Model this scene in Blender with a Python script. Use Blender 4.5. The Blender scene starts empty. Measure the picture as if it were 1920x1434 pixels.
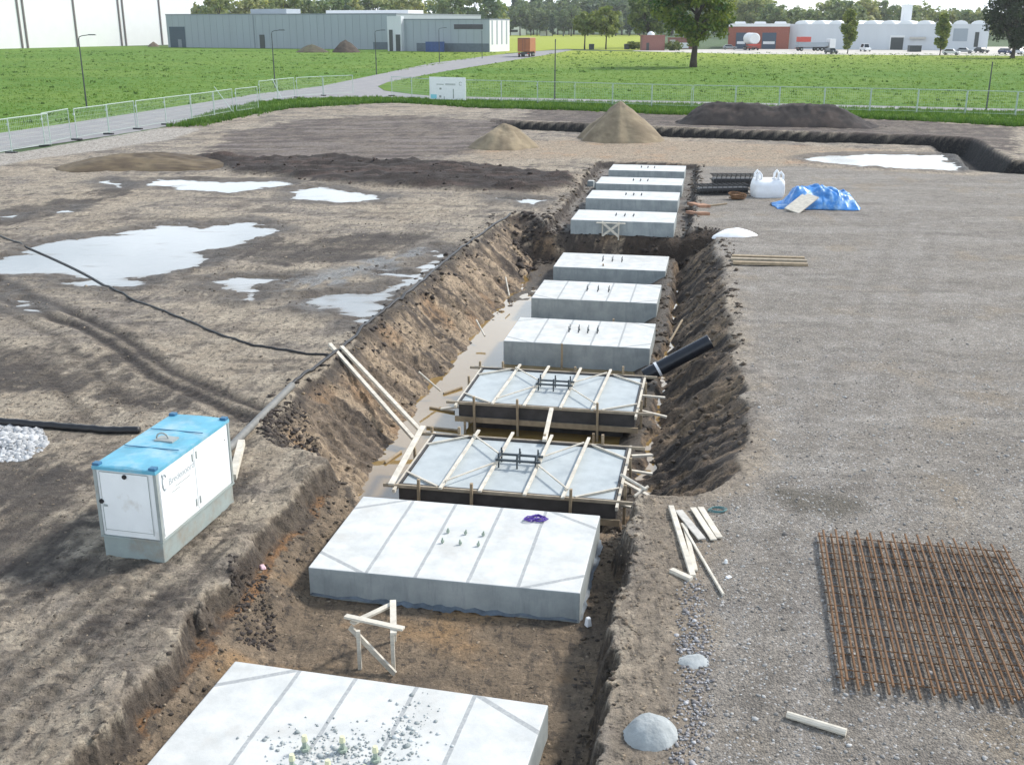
import bpy, math, random
import numpy as np
from mathutils import Vector, Matrix
random.seed(7); RNG = np.random.default_rng(11)
PI = math.pi
SC = bpy.context.scene
COL = SC.collection

# ------------------------------------------------------------------ camera
F, YH, CX, CY, H = 2015.0, 45.0, 960.0, 717.0, 7.5
TH = math.atan((CY - YH) / F); CT, ST = math.cos(TH), math.sin(TH)
cd = bpy.data.cameras.new('camera'); cam = bpy.data.objects.new('camera', cd); COL.objects.link(cam)
cam.location = (0, 0, H); cam.rotation_euler = (PI / 2 - TH, 0, 0)
cd.sensor_width = 36; cd.lens = 36 * F / 1920; cd.clip_start = .5; cd.clip_end = 9000
SC.camera = cam
# ------------------------------------------------------------------ light
SUN_AZ, SUN_EL = math.radians(64), math.radians(43)      # azimuth clockwise from +Y
SKY_STRENGTH, SUN_STRENGTH = 0.15, 2.8
w = bpy.data.worlds.new('World'); SC.world = w; w.use_nodes = True
nt = w.node_tree; nt.nodes.clear()
sky = nt.nodes.new('ShaderNodeTexSky'); sky.sky_type = 'NISHITA'; sky.sun_disc = False
sky.sun_elevation = SUN_EL; sky.sun_rotation = SUN_AZ; sky.altitude = 20; sky.air_density = 1.2; sky.dust_density = 2.5; sky.ozone_density = 1.0
bg = nt.nodes.new('ShaderNodeBackground'); bg.inputs['Strength'].default_value = SKY_STRENGTH
tc = nt.nodes.new('ShaderNodeTexCoord'); mp = nt.nodes.new('ShaderNodeMapping'); mp.inputs['Scale'].default_value = (1, 1, 3.2)
nz = nt.nodes.new('ShaderNodeTexNoise'); nz.inputs['Scale'].default_value = 2.6; nz.inputs['Detail'].default_value = 7; nz.inputs['Roughness'].default_value = .6
rmp = nt.nodes.new('ShaderNodeMapRange'); rmp.inputs[1].default_value = .33; rmp.inputs[2].default_value = .60
rmp.inputs[3].default_value = .25; rmp.inputs[4].default_value = .95
mx = nt.nodes.new('ShaderNodeMix'); mx.data_type = 'RGBA'; mx.inputs[7].default_value = (5, 5, 5, 1)
out = nt.nodes.new('ShaderNodeOutputWorld')
nt.links.new(tc.outputs['Generated'], mp.inputs['Vector']); nt.links.new(mp.outputs[0], nz.inputs['Vector'])
nt.links.new(nz.outputs[0], rmp.inputs[0]); nt.links.new(rmp.outputs[0], mx.inputs[0])
sxyz = nt.nodes.new('ShaderNodeSeparateXYZ'); nt.links.new(tc.outputs['Generated'], sxyz.inputs[0])      # bright hazy cloud, brightest low down
er = nt.nodes.new('ShaderNodeMapRange'); er.inputs[1].default_value = .20; er.inputs[2].default_value = .62; nt.links.new(sxyz.outputs[2], er.inputs[0])
cm = nt.nodes.new('ShaderNodeMix'); cm.data_type = 'RGBA'; cm.inputs[6].default_value = (9.0, 9.9, 10.8, 1); cm.inputs[7].default_value = (2.3, 2.8, 3.5, 1)
nt.links.new(er.outputs[0], cm.inputs[0]); nt.links.new(cm.outputs[2], mx.inputs[7])
nt.links.new(sky.outputs[0], mx.inputs[6]); nt.links.new(mx.outputs[2], bg.inputs[0]); nt.links.new(bg.outputs[0], out.inputs[0])
sl = bpy.data.lights.new('sun', 'SUN'); sl.energy = SUN_STRENGTH; sl.angle = math.radians(7); sl.color = (1, .955, .89)
so = bpy.data.objects.new('sun', sl); COL.objects.link(so)
sdir = Vector((math.sin(SUN_AZ) * math.cos(SUN_EL), math.cos(SUN_AZ) * math.cos(SUN_EL), math.sin(SUN_EL)))
so.rotation_euler = (-sdir).to_track_quat('-Z', 'Y').to_euler(); so.location = (30, 20, 40)
SC.view_settings.view_transform = 'Standard'; SC.view_settings.look = 'None'; SC.view_settings.gamma = 1
SC.view_settings.exposure = 0.60
SC.cycles.max_bounces = 6; SC.cycles.transparent_max_bounces = 6; SC.cycles.use_denoising = True

# ------------------------------------------------------------------ pixel (1920x1434) -> place on a level
def at(px, py, z=0.0):
    a = (px - CX) / F; b = -(py - CY) / F
    d = Vector((a, CT + b * ST, -ST + b * CT))
    return Vector((0, 0, H)) + d * ((z - H) / d.z)
def zc(py, z=0.0): return F * (H - z) / (CT * (py - YH))      # metres in front of the lens for a ground row
AZ = math.radians(10.1); UX, UY = math.sin(AZ), math.cos(AZ)
def uw(u, ww): return (u * UX + ww * UY, u * UY - ww * UX)      # trench axes -> world
# ------------------------------------------------------------------ numpy noise
def _h(ix, iy, s):
    n = (ix * 374761393 + iy * 668265263 + s * 974711) & 0xffffffff
    n = ((n ^ (n >> 13)) * 1274126177) & 0xffffffff
    return ((n ^ (n >> 16)) & 0xffff) / 65535.0
def vn(x, y, s=0):
    x = np.asarray(x, float); y = np.asarray(y, float)
    ix = np.floor(x).astype(np.int64); iy = np.floor(y).astype(np.int64); fx = x - ix; fy = y - iy
    fx = fx * fx * (3 - 2 * fx); fy = fy * fy * (3 - 2 * fy)
    a = _h(ix, iy, s); b = _h(ix + 1, iy, s); c = _h(ix, iy + 1, s); d = _h(ix + 1, iy + 1, s)
    return a + (b - a) * fx + (c - a) * fy + (a - b - c + d) * fx * fy
def fbm(x, y, o=4, s=0, g=.5):
    t = 0; a = 1; n = 0
    for k in range(o):
        t = t + a * vn(x * 2 ** k + 17.3 * k, y * 2 ** k - 9.1 * k, s + k); n += a; a *= g
    return t / n - .5
def ss(a, b, x):
    t = np.clip((x - a) / (b - a), 0, 1); return t * t * (3 - 2 * t)
def sdp(x, y, poly):                                             # signed distance, negative inside
    d = np.full(x.shape, 1e18); ins = np.zeros(x.shape, bool); n = len(poly)
    for i in range(n):
        x0, y0 = poly[i][:2]; x1, y1 = poly[(i + 1) % n][:2]
        ex, ey = x1 - x0, y1 - y0
        t = np.clip(((x - x0) * ex + (y - y0) * ey) / (ex * ex + ey * ey + 1e-12), 0, 1)
        d = np.minimum(d, (x - x0 - ex * t) ** 2 + (y - y0 - ey * t) ** 2)
        if y0 != y1:
            ins ^= ((y0 > y) != (y1 > y)) & (x < ex * (y - y0) / (y1 - y0) + x0)
    d = np.sqrt(d); return np.where(ins, -d, d)
def sdl2(x, y, line):                                            # distance, side offset and run along a polyline
    d = np.full(x.shape, 1e18); o = np.zeros(x.shape); r = np.zeros(x.shape); acc = 0
    for i in range(len(line) - 1):
        x0, y0 = line[i][:2]; x1, y1 = line[i + 1][:2]; ex, ey = x1 - x0, y1 - y0; l = math.hypot(ex, ey)
        t = np.clip(((x - x0) * ex + (y - y0) * ey) / (l * l + 1e-12), 0, 1); q = (x - x0 - ex * t) ** 2 + (y - y0 - ey * t) ** 2; k = q < d
        d = np.where(k, q, d); o = np.where(k, ((x - x0) * ey - (y - y0) * ex) / (l + 1e-9), o); r = np.where(k, acc + t * l, r); acc += l
    return np.sqrt(d), o, r
def sdl(x, y, line):                                             # distance to a polyline
    d = np.full(x.shape, 1e18)
    for i in range(len(line) - 1):
        x0, y0 = line[i][:2]; x1, y1 = line[i + 1][:2]; ex, ey = x1 - x0, y1 - y0
        t = np.clip(((x - x0) * ex + (y - y0) * ey) / (ex * ex + ey * ey + 1e-12), 0, 1)
        d = np.minimum(d, (x - x0 - ex * t) ** 2 + (y - y0 - ey * t) ** 2)
    return np.sqrt(d)
def px(pts, z=0.0): return [tuple(at(a, b, z)[:2]) for a, b in pts]

# ------------------------------------------------------------------ materials
def nodes(m):
    m.use_nodes = True; t = m.node_tree; return t, t.nodes['Principled BSDF']
def N(t, kind, **k):
    n = t.nodes.new(kind)
    for a, b in k.items():
        if a.startswith('i_'): n.inputs[a[2:].replace('_', ' ')].default_value = b
        else: setattr(n, a, b)
    return n
def mixc(t, fac, a, b, mode='MIX'):
    n = t.nodes.new('ShaderNodeMix'); n.data_type = 'RGBA'; n.blend_type = mode
    for i, v in ((0, fac), (6, a), (7, b)):
        if hasattr(v, 'is_linked'): t.links.new(v, n.inputs[i])
        elif i == 0: n.inputs[0].default_value = v
        else: n.inputs[i].default_value = (*v[:3], 1)
    return n.outputs[2]
def ramp(t, v, lo, hi, a=0., b=1.):
    n = t.nodes.new('ShaderNodeMapRange'); n.inputs[1].default_value = lo; n.inputs[2].default_value = hi
    n.inputs[3].default_value = a; n.inputs[4].default_value = b; t.links.new(v, n.inputs[0]); return n.outputs[0]
def math_(t, op, a, b=0.):
    n = t.nodes.new('ShaderNodeMath'); n.operation = op
    for i, v in ((0, a), (1, b)):
        if hasattr(v, 'is_linked'): t.links.new(v, n.inputs[i])
        else: n.inputs[i].default_value = v
    return n.outputs[0]
def mat(name, col, rough=.7, var=.18, scale=6., bump=.0, bscale=40., metal=0., attr=None, stretch=None, dirt=None, world=False):
    m = bpy.data.materials.new(name); t, p = nodes(m)
    g = N(t, 'ShaderNodeNewGeometry') if world else N(t, 'ShaderNodeTexCoord')
    vec = g.outputs['Position'] if world else g.outputs['Object']
    if stretch:
        q = N(t, 'ShaderNodeMapping'); q.inputs['Scale'].default_value = stretch; t.links.new(vec, q.inputs['Vector']); vec = q.outputs[0]
    n = N(t, 'ShaderNodeTexNoise', i_Scale=scale, i_Detail=6., i_Roughness=.6); t.links.new(vec, n.inputs['Vector'])
    f = ramp(t, n.outputs[0], .28, .72, 1 - var, 1 + var)
    base = col
    if attr:
        a = N(t, 'ShaderNodeAttribute', attribute_name=attr); base = a.outputs['Color']
    c = mixc(t, 1., base, (1, 1, 1), 'MULTIPLY')
    mul = N(t, 'ShaderNodeVectorMath', operation='SCALE'); t.links.new(c, mul.inputs[0]); t.links.new(f, mul.inputs['Scale'])
    c = mul.outputs[0]
    if dirt:
        n2 = N(t, 'ShaderNodeTexNoise', i_Scale=dirt[1], i_Detail=8., i_Roughness=.65); t.links.new(vec, n2.inputs['Vector'])
        c = mixc(t, ramp(t, n2.outputs[0], dirt[2], dirt[3]), c, dirt[0])
    t.links.new(c, p.inputs['Base Color'])
    p.inputs['Roughness'].default_value = rough; p.inputs['Metallic'].default_value = metal
    if bump:
        n3 = N(t, 'ShaderNodeTexNoise', i_Scale=bscale, i_Detail=5.); t.links.new(vec, n3.inputs['Vector'])
        b = N(t, 'ShaderNodeBump', i_Strength=bump, i_Distance=.02); t.links.new(n3.outputs[0], b.inputs['Height']); t.links.new(b.outputs[0], p.inputs['Normal'])
    return m

M = {}
M['wood'] = mat('pale_wood', (.57, .53, .45), .75, .25, 5, .3, 60, stretch=(1, 1, 6))
M['wood_dark'] = mat('weathered_wood', (.30, .235, .155), .8, .3, 6, .3, 50)
M['wood_tan'] = mat('tan_wood', (.33, .28, .21), .8, .25, 6, .3, 50)
M['wood_grey'] = mat('grey_wood', (.48, .46, .42), .8, .2, 6, .3, 50)
M['ply'] = mat('form_plywood', (.05, .047, .047), .7, .4, 3)
M['white_paint'] = mat('white_paint', (.76, .78, .78), .4, .05, 3, dirt=((.46, .42, .36), 1.8, .57, .8))
M['grey_metal'] = mat('grey_metal', (.30, .33, .32), .5, .15, 5, dirt=((.22, .17, .12), 3, .55, .8))
M['tank_paint'] = mat('tank_paint', (.28, .325, .315), .55, .12, 4, dirt=((.25, .19, .13), 2.2, .5, .8))
M['blue_paint'] = mat('blue_paint', (.11, .36, .49), .45, .18, 3, dirt=((.32, .48, .54), 2.2, .48, .72))
M['blue_dark'] = mat('dark_blue_paint', (.03, .13, .24), .45, .1)
M['black'] = mat('black_plastic', (.012, .012, .014), .45, .3, 8)
M['pipe_black'] = mat('black_pipe', (.012, .015, .022), .35, .3, 8)
M['grey_pipe'] = mat('grey_pipe', (.17, .17, .16), .6, .25, 6)
M['steel'] = mat('dark_steel', (.06, .075, .085), .45, .2, 20, metal=.5)
M['rust'] = mat('rusty_steel', (.155, .085, .042), .9, .4, 18, dirt=((.23, .12, .055), 30, .5, .75))
M['galv'] = mat('galvanised_steel', (.40, .48, .44), .5, .08, 8, metal=.15)
M['dark'] = mat('dark_metal', (.045, .055, .055), .5, .1)
M['sheet_white'] = mat('white_plastic', (.82, .83, .84), .5, .05, 4, .1, 12)
M['tarp'] = mat('blue_tarpaulin', (.055, .23, .58), .36, .4, 2.5, .2, 12, dirt=((.32, .52, .72), 3, .48, .7))
M['purple'] = mat('purple_strap', (.10, .05, .30), .7, .2, 30)
M['yellow'] = mat('yellow_cap', (.62, .62, .42), .5, .05)
M['green_bolt'] = mat('greenish_bolt', (.30, .36, .30), .6, .2, 20)
M['concrete_wet'] = mat('fresh_concrete', (.40, .44, .45), .55, .12, 2.5, .15, 30, dirt=((.30, .34, .36), 1.6, .5, .8))
M['spill'] = mat('spilled_concrete', (.32, .345, .35), .9, .22, 5, .5, 25)
M['sand'] = mat('sand', (.29, .235, .16), .95, .22, 1.6, .6, 8, attr='soil')
M['clod'] = mat('clod', (.1, .08, .06), .95, .2, 9, .4, 30, attr='soil')
M['stone'] = mat('stone', (.3, .3, .3), .85, .12, 12, attr='soil')
M['leaf'] = None
M['letter'] = mat('grey_lettering', (.34, .38, .40), .6, .02)
M['cyan'] = mat('cyan_print', (.25, .62, .72), .6, .02)

def leaf_mat(name, trans=.35):
    m = bpy.data.materials.new(name); t, p = nodes(m)
    a = N(t, 'ShaderNodeAttribute', attribute_name='soil'); t.links.new(a.outputs['Color'], p.inputs['Base Color'])
    p.inputs['Roughness'].default_value = .6; p.inputs['Specular IOR Level'].default_value = .25
    tr = N(t, 'ShaderNodeBsdfTranslucent'); ms = N(t, 'ShaderNodeMixShader'); ms.inputs[0].default_value = trans
    sc = N(t, 'ShaderNodeVectorMath', operation='MULTIPLY'); sc.inputs[1].default_value = (1.5, 1.4, .7)
    t.links.new(a.outputs['Color'], sc.inputs[0]); t.links.new(sc.outputs[0], tr.inputs['Color'])
    o = t.nodes['Material Output']; t.links.new(p.outputs[0], ms.inputs[1]); t.links.new(tr.outputs[0], ms.inputs[2]); t.links.new(ms.outputs[0], o.inputs['Surface'])
    return m
M['leaf'] = leaf_mat('leaf'); M['grass'] = leaf_mat('grass_blade', .3)
M['bark'] = mat('bark', (.05, .04, .03), .9, .3, 4)

def soil_mat():
    m = bpy.data.materials.new('soil'); t, p = nodes(m)
    g = N(t, 'ShaderNodeNewGeometry'); pos = g.outputs['Position']
    a = N(t, 'ShaderNodeAttribute', attribute_name='soil'); gr = N(t, 'ShaderNodeAttribute', attribute_name='gravel'); wt = N(t, 'ShaderNodeAttribute', attribute_name='wet')
    n1 = N(t, 'ShaderNodeTexNoise', i_Scale=2.3, i_Detail=9., i_Roughness=.68); t.links.new(pos, n1.inputs['Vector'])
    n2 = N(t, 'ShaderNodeTexNoise', i_Scale=17., i_Detail=6., i_Roughness=.7); t.links.new(pos, n2.inputs['Vector'])
    f = math_(t, 'MULTIPLY', ramp(t, n1.outputs[0], .3, .7, .74, 1.26), ramp(t, n2.outputs[0], .3, .7, .72, 1.28))
    mul = N(t, 'ShaderNodeVectorMath', operation='SCALE'); t.links.new(a.outputs['Color'], mul.inputs[0]); t.links.new(f, mul.inputs['Scale'])
    rot = N(t, 'ShaderNodeMapping'); rot.inputs['Rotation'].default_value = (0, 0, AZ); rot.inputs['Scale'].default_value = (5.5, 1.3, 3.); t.links.new(pos, rot.inputs[0])
    n4 = N(t, 'ShaderNodeTexNoise', i_Scale=1.6, i_Detail=8., i_Roughness=.72); t.links.new(rot.outputs[0], n4.inputs['Vector'])
    n5 = N(t, 'ShaderNodeTexNoise', i_Scale=6., i_Detail=7., i_Roughness=.72); t.links.new(pos, n5.inputs['Vector'])
    sq6 = N(t, 'ShaderNodeMapping'); sq6.inputs['Scale'].default_value = (7, 15, 12); t.links.new(pos, sq6.inputs[0]); n6 = N(t, 'ShaderNodeTexNoise', i_Scale=1., i_Detail=5., i_Roughness=.65); t.links.new(sq6.outputs[0], n6.inputs['Vector'])
    nog = math_(t, 'SUBTRACT', 1., gr.outputs['Fac'])
    dk = math_(t, 'MULTIPLY', math_(t, 'ADD', ramp(t, n4.outputs[0], .54, .61, 0, .6), math_(t, 'ADD', ramp(t, n5.outputs[0], .565, .60, 0, .62), ramp(t, n6.outputs[0], .60, .64, 0, .8))), nog)
    mul_d = mixc(t, math_(t, 'MINIMUM', dk, .85), mul.outputs[0], (.048, .040, .034))
    lt = math_(t, 'MULTIPLY', ramp(t, n5.outputs[0], .45, .38, 0, .38), nog)
    mulv = N(t, 'ShaderNodeVectorMath', operation='SCALE'); t.links.new(mul_d, mulv.inputs[0]); t.links.new(math_(t, 'ADD', lt, 1.), mulv.inputs['Scale']); mul = mulv
    v = N(t, 'ShaderNodeTexVoronoi', i_Scale=34.); t.links.new(pos, v.inputs['Vector'])
    vs = N(t, 'ShaderNodeSeparateColor'); t.links.new(v.outputs['Color'], vs.inputs[0])
    cellv = ramp(t, vs.outputs[0], 0, 1, .62, 1.34)
    white = ramp(t, vs.outputs[1], .95, .97, 0, 1)
    gsc = N(t, 'ShaderNodeVectorMath', operation='SCALE'); t.links.new(mul.outputs[0], gsc.inputs[0]); t.links.new(cellv, gsc.inputs['Scale'])
    gc = mixc(t, math_(t, 'MULTIPLY', white, .7), gsc.outputs[0], (.52, .52, .52))
    c = mixc(t, math_(t, 'MULTIPLY', gr.outputs['Fac'], .85), mul.outputs[0], gc)
    t.links.new(c, p.inputs['Base Color'])
    r = N(t, 'ShaderNodeMapRange'); r.inputs[3].default_value = .95; r.inputs[4].default_value = .22; t.links.new(wt.outputs['Fac'], r.inputs[0])
    t.links.new(r.outputs[0], p.inputs['Roughness']); p.inputs['Specular IOR Level'].default_value = .5
    h = math_(t, 'ADD', math_(t, 'ADD', n2.outputs[0], math_(t, 'MULTIPLY', n5.outputs[0], math_(t, 'MULTIPLY', nog, 2.2))), math_(t, 'MULTIPLY', math_(t, 'MULTIPLY', v.outputs['Distance'], gr.outputs['Fac']), -.6))
    b = N(t, 'ShaderNodeBump', i_Strength=.85, i_Distance=.06); t.links.new(h, b.inputs['Height']); t.links.new(b.outputs[0], p.inputs['Normal'])
    return m
M['soil'] = soil_mat()
def water_mat(name, base, ior=1.7, rough=.03):
    m = bpy.data.materials.new(name); t, p = nodes(m)
    p.inputs['Base Color'].default_value = (*base, 1); p.inputs['Roughness'].default_value = rough; p.inputs['IOR'].default_value = ior
    g = N(t, 'ShaderNodeNewGeometry'); n = N(t, 'ShaderNodeTexNoise', i_Scale=3.5, i_Detail=3.); t.links.new(g.outputs['Position'], n.inputs['Vector'])
    b = N(t, 'ShaderNodeBump', i_Strength=.05, i_Distance=.03); t.links.new(n.outputs[0], b.inputs['Height']); t.links.new(b.outputs[0], p.inputs['Normal'])
    return m
M['puddle'] = water_mat('puddle_water', (.16, .16, .15), 2.1, .02)
t, p_ = nodes(M['puddle']); a_ = N(t, 'ShaderNodeAttribute', attribute_name='deep'); t.links.new(mixc(t, a_.outputs['Fac'], (.10, .082, .06), (.15, .15, .145)), p_.inputs['Base Color']); t.links.new(ramp(t, a_.outputs['Fac'], 0, 1, 1.35, 1.72), p_.inputs['IOR']); t.links.new(ramp(t, a_.outputs['Fac'], 0, .6, .16, .02), p_.inputs['Roughness'])
M['pit_water'] = water_mat('pit_water', (.26, .17, .06), 2.4, .02)

def concrete_mat(marks=True):
    m = bpy.data.materials.new('cast_concrete' if marks else 'cast_concrete_plain'); t, p = nodes(m)
    tcn = N(t, 'ShaderNodeTexCoord'); s = N(t, 'ShaderNodeSeparateXYZ'); t.links.new(tcn.outputs['Object'], s.inputs[0])
    n = N(t, 'ShaderNodeTexNoise', i_Scale=2.2, i_Detail=9., i_Roughness=.65); t.links.new(tcn.outputs['Object'], n.inputs['Vector'])
    n2 = N(t, 'ShaderNodeTexNoise', i_Scale=26., i_Detail=4., i_Roughness=.7); t.links.new(tcn.outputs['Object'], n2.inputs['Vector'])
    base = mixc(t, ramp(t, n.outputs[0], .35, .68), (.47, .485, .475), (.63, .635, .62))
    base = mixc(t, ramp(t, n2.outputs[0], .66, .74, 0, .5), base, (.32, .33, .32))
    nd = N(t, 'ShaderNodeTexNoise', i_Scale=1.1, i_Detail=9., i_Roughness=.7); oi = N(t, 'ShaderNodeObjectInfo'); va = N(t, 'ShaderNodeVectorMath', operation='ADD'); t.links.new(tcn.outputs['Object'], va.inputs[0]); t.links.new(oi.outputs['Location'], va.inputs[1]); t.links.new(va.outputs[0], nd.inputs['Vector'])
    base = mixc(t, ramp(t, nd.outputs[0], .52, .70, 0, .5), base, (.42, .40, .36)); base = mixc(t, ramp(t, nd.outputs[0], .45, .33, 0, .4), base, (.43, .46, .48))
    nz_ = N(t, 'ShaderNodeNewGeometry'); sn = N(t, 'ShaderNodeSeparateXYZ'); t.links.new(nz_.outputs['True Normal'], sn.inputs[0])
    side = mixc(t, ramp(t, n.outputs[0], .35, .66), (.25, .28, .285), (.345, .375, .375))      # sides darker and bluer: their shade is painted into the colour
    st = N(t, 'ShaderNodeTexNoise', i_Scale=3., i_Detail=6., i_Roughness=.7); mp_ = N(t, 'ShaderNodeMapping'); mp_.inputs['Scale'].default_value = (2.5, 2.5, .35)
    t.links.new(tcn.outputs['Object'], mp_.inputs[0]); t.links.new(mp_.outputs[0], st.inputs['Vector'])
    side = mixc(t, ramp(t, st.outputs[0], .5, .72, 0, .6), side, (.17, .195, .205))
    top = base
    if marks:
        wob = math_(t, 'MULTIPLY', math_(t, 'SUBTRACT', n.outputs[0], .5), .03)
        x = math_(t, 'ADD', s.outputs[0], wob); ax = math_(t, 'ABSOLUTE', x); ay = math_(t, 'ABSOLUTE', s.outputs[1])
        l1 = math_(t, 'LESS_THAN', math_(t, 'ABSOLUTE', math_(t, 'SUBTRACT', ax, .40)), .026)
        l2 = math_(t, 'LESS_THAN', math_(t, 'ABSOLUTE', math_(t, 'SUBTRACT', ax, 1.15)), .026)
        dg = math_(t, 'ADD', math_(t, 'MULTIPLY', ax, .62), ay)
        l3 = math_(t, 'LESS_THAN', math_(t, 'ABSOLUTE', math_(t, 'SUBTRACT', dg, 2.07)), .042)
        k = math_(t, 'MAXIMUM', l1, math_(t, 'MAXIMUM', l2, l3))
        k = math_(t, 'MULTIPLY', k, ramp(t, n2.outputs[0], .35, .55, .55, .95))
        top = mixc(t, k, base, (.29, .305, .31))
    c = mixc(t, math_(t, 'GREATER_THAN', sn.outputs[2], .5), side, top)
    t.links.new(c, p.inputs['Base Color']); p.inputs['Roughness'].default_value = .8
    b = N(t, 'ShaderNodeBump', i_Strength=.15, i_Distance=.02); t.links.new(n2.outputs[0], b.inputs['Height']); t.links.new(b.outputs[0], p.inputs['Normal'])
    return m
M['concrete'] = concrete_mat(True); M['concrete_plain'] = concrete_mat(False)

# ------------------------------------------------------------------ object helpers
def tag(o, label=None, cat=None, group=None, kind=None):
    if label: o['label'] = label
    if cat: o['category'] = cat
    if group: o['group'] = group
    if kind: o['kind'] = kind
    return o
def thing(name, label, cat, loc=(0, 0, 0), rz=0., group=None):
    o = bpy.data.objects.new(name, None); COL.objects.link(o); o.location = loc; o.rotation_euler = (0, 0, rz); o.empty_display_size = .2
    return tag(o, label, cat, group)
def dup(o, parent=None):
    c = o.copy(); COL.objects.link(c)
    if parent is not None: c.parent = parent
    for ch in list(o.children): dup(ch, c)
    return c
class MB:
    def __init__(s): s.v = []; s.f = []
    def add(s, vs, fs):
        k = len(s.v); s.v += [tuple(v) for v in vs]; s.f += [tuple(i + k for i in f) for f in fs]; return s
    def box(s, c, d, rz=0., taper=1.):
        x, y, z = d[0] / 2, d[1] / 2, d[2] / 2; r = Matrix.Rotation(rz, 3, 'Z'); c = Vector(c)
        vs = [c + r @ Vector((a * x * (taper if e > 0 else 1), b * y * (taper if e > 0 else 1), e * z)) for e in (-1, 1) for a, b in ((-1, -1), (1, -1), (1, 1), (-1, 1))]
        return s.add(vs, [(3, 2, 1, 0), (4, 5, 6, 7), (0, 1, 5, 4), (1, 2, 6, 5), (2, 3, 7, 6), (3, 0, 4, 7)])
    def bar(s, a, b, ww, hh, up=(0, 0, 1)):
        a, b = Vector(a), Vector(b); d = (b - a).normalized(); u = Vector(up)
        if abs(d.dot(u)) > .98: u = Vector((0, 1, 0))
        sd = d.cross(u).normalized() * ww / 2; up_ = sd.cross(d).normalized() * hh / 2
        vs = [p + i * sd + j * up_ for p in (a, b) for i, j in ((-1, -1), (1, -1), (1, 1), (-1, 1))]
        return s.add(vs, [(0, 1, 2, 3), (7, 6, 5, 4), (1, 0, 4, 5), (2, 1, 5, 6), (3, 2, 6, 7), (0, 3, 7, 4)])
    def tube(s, pts, r, n=8, cap=True):
        pts = [Vector(p) for p in pts]; rs = r if isinstance(r, (list, tuple)) else [r] * len(pts); vs = []; fs = []
        u = None
        for i, p in enumerate(pts):
            d = (pts[min(i + 1, len(pts) - 1)] - pts[max(i - 1, 0)]).normalized()
            if u is None:
                u = d.cross(Vector((0, 0, 1)));
                if u.length < .05: u = d.cross(Vector((1, 0, 0)))
            u = (u - d * u.dot(d)).normalized(); v = d.cross(u)
            vs += [p + (u * math.cos(2 * PI * k / n) + v * math.sin(2 * PI * k / n)) * rs[i] for k in range(n)]
        for i in range(len(pts) - 1):
            for k in range(n):
                a = i * n + k; b = i * n + (k + 1) % n; fs.append((a, b, b + n, a + n))
        if cap: fs += [tuple(range(n))[::-1], tuple(range((len(pts) - 1) * n, len(pts) * n))]
        return s.add(vs, fs)
    def build(s, name, m, parent=None, loc=(0, 0, 0), rz=0., smooth=False, bevel=0., col=None):
        me = bpy.data.meshes.new(name); me.from_pydata(s.v, [], s.f); me.update()
        o = bpy.data.objects.new(name, me); COL.objects.link(o); me.materials.append(M[m] if isinstance(m, str) else m)
        if parent is not None: o.parent = parent
        o.location = loc; o.rotation_euler = (0, 0, rz)
        if smooth: me.shade_smooth()
        if bevel:
            b = o.modifiers.new('bevel', 'BEVEL'); b.width = bevel; b.segments = 2; b.limit_method = 'ANGLE'
        if col is not None: setcol(me, col)
        return o
def setcol(me, col, name='soil'):
    a = me.color_attributes.new(name, 'FLOAT_COLOR', 'POINT'); n = len(me.vertices)
    c = np.ones((n, 4), np.float32); c[:, :3] = col; a.data.foreach_set('color', c.ravel())
def setf(me, v, name):
    a = me.attributes.new(name, 'FLOAT', 'POINT'); a.data.foreach_set('value', np.asarray(v, np.float32))
def npmesh(name, verts, faces, m, kind=None, col=None, smooth=False):      # faces: (n,3) or (n,4) array
    me = bpy.data.meshes.new(name); nv, nf, k = len(verts), len(faces), faces.shape[1]
    me.vertices.add(nv); me.vertices.foreach_set('co', np.asarray(verts, np.float32).ravel())
    me.loops.add(nf * k); me.loops.foreach_set('vertex_index', faces.astype(np.int32).ravel())
    me.polygons.add(nf); me.polygons.foreach_set('loop_start', np.arange(0, nf * k, k, dtype=np.int32)); me.polygons.foreach_set('loop_total', np.full(nf, k, np.int32))
    me.update(calc_edges=True); me.validate()
    if smooth: me.shade_smooth()
    if col is not None: setcol(me, col)
    me.materials.append(M[m] if isinstance(m, str) else m)
    o = bpy.data.objects.new(name, me); COL.objects.link(o)
    if kind: o['kind'] = kind
    return o

# ================================================================== TERRAIN
NEAR_TOP = [uw(*p) for p in ((2, -6.35), (2, -.83), (11.5, -.84), (16.2, -.84), (17.6, -.7), (18.5, -1.5), (18.5, -5.9), (17.5, -6.45), (13.9, -6.5), (10.7, -6.38))]
NEAR_FLOOR = [uw(*p) for p in ((2, -6.1), (2, -1.0), (18.5, -1.05), (18.5, -5.9), (17, -6.15))]
PIT_TOP = [uw(*p) for p in ((16.55, -.9), (16.75, .05), (17.6, .75), (19.5, 1.0), (23, 1.12), (26.3, .9), (32, .82), (38.6, .55), (41.0, .75), (41.9, .5), (41.9, -6.0), (43.5, -6.7), (44.2, -7.5), (43.2, -8.0), (33, -8.25), (26, -8.5), (20.5, -8.3), (18.7, -8.3), (17.7, -7.6), (17.2, -6.4), (16.55, -5.9))]
PIT_FLOOR = [uw(*p) for p in ((17.0, -1.3), (19.2, -1.15), (23.6, -1.05), (34, -1.0), (40.9, -.9), (41.0, -6.2), (36.8, -6.1), (29.9, -6.35), (22.6, -6.4), (20.0, -6.35), (18.6, -6.1), (17.0, -5.7))]
FAR_TOP = [uw(*p) for p in ((40.5, -6.05), (40.5, -.4), (60, -.3), (62.4, -.4), (62.8, -6.2), (52, -6.1))]
FAR_FLOOR = [uw(*p) for p in ((40.5, -5.85), (40.5, -.65), (61.9, -.6), (62.1, -5.9))]
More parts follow.
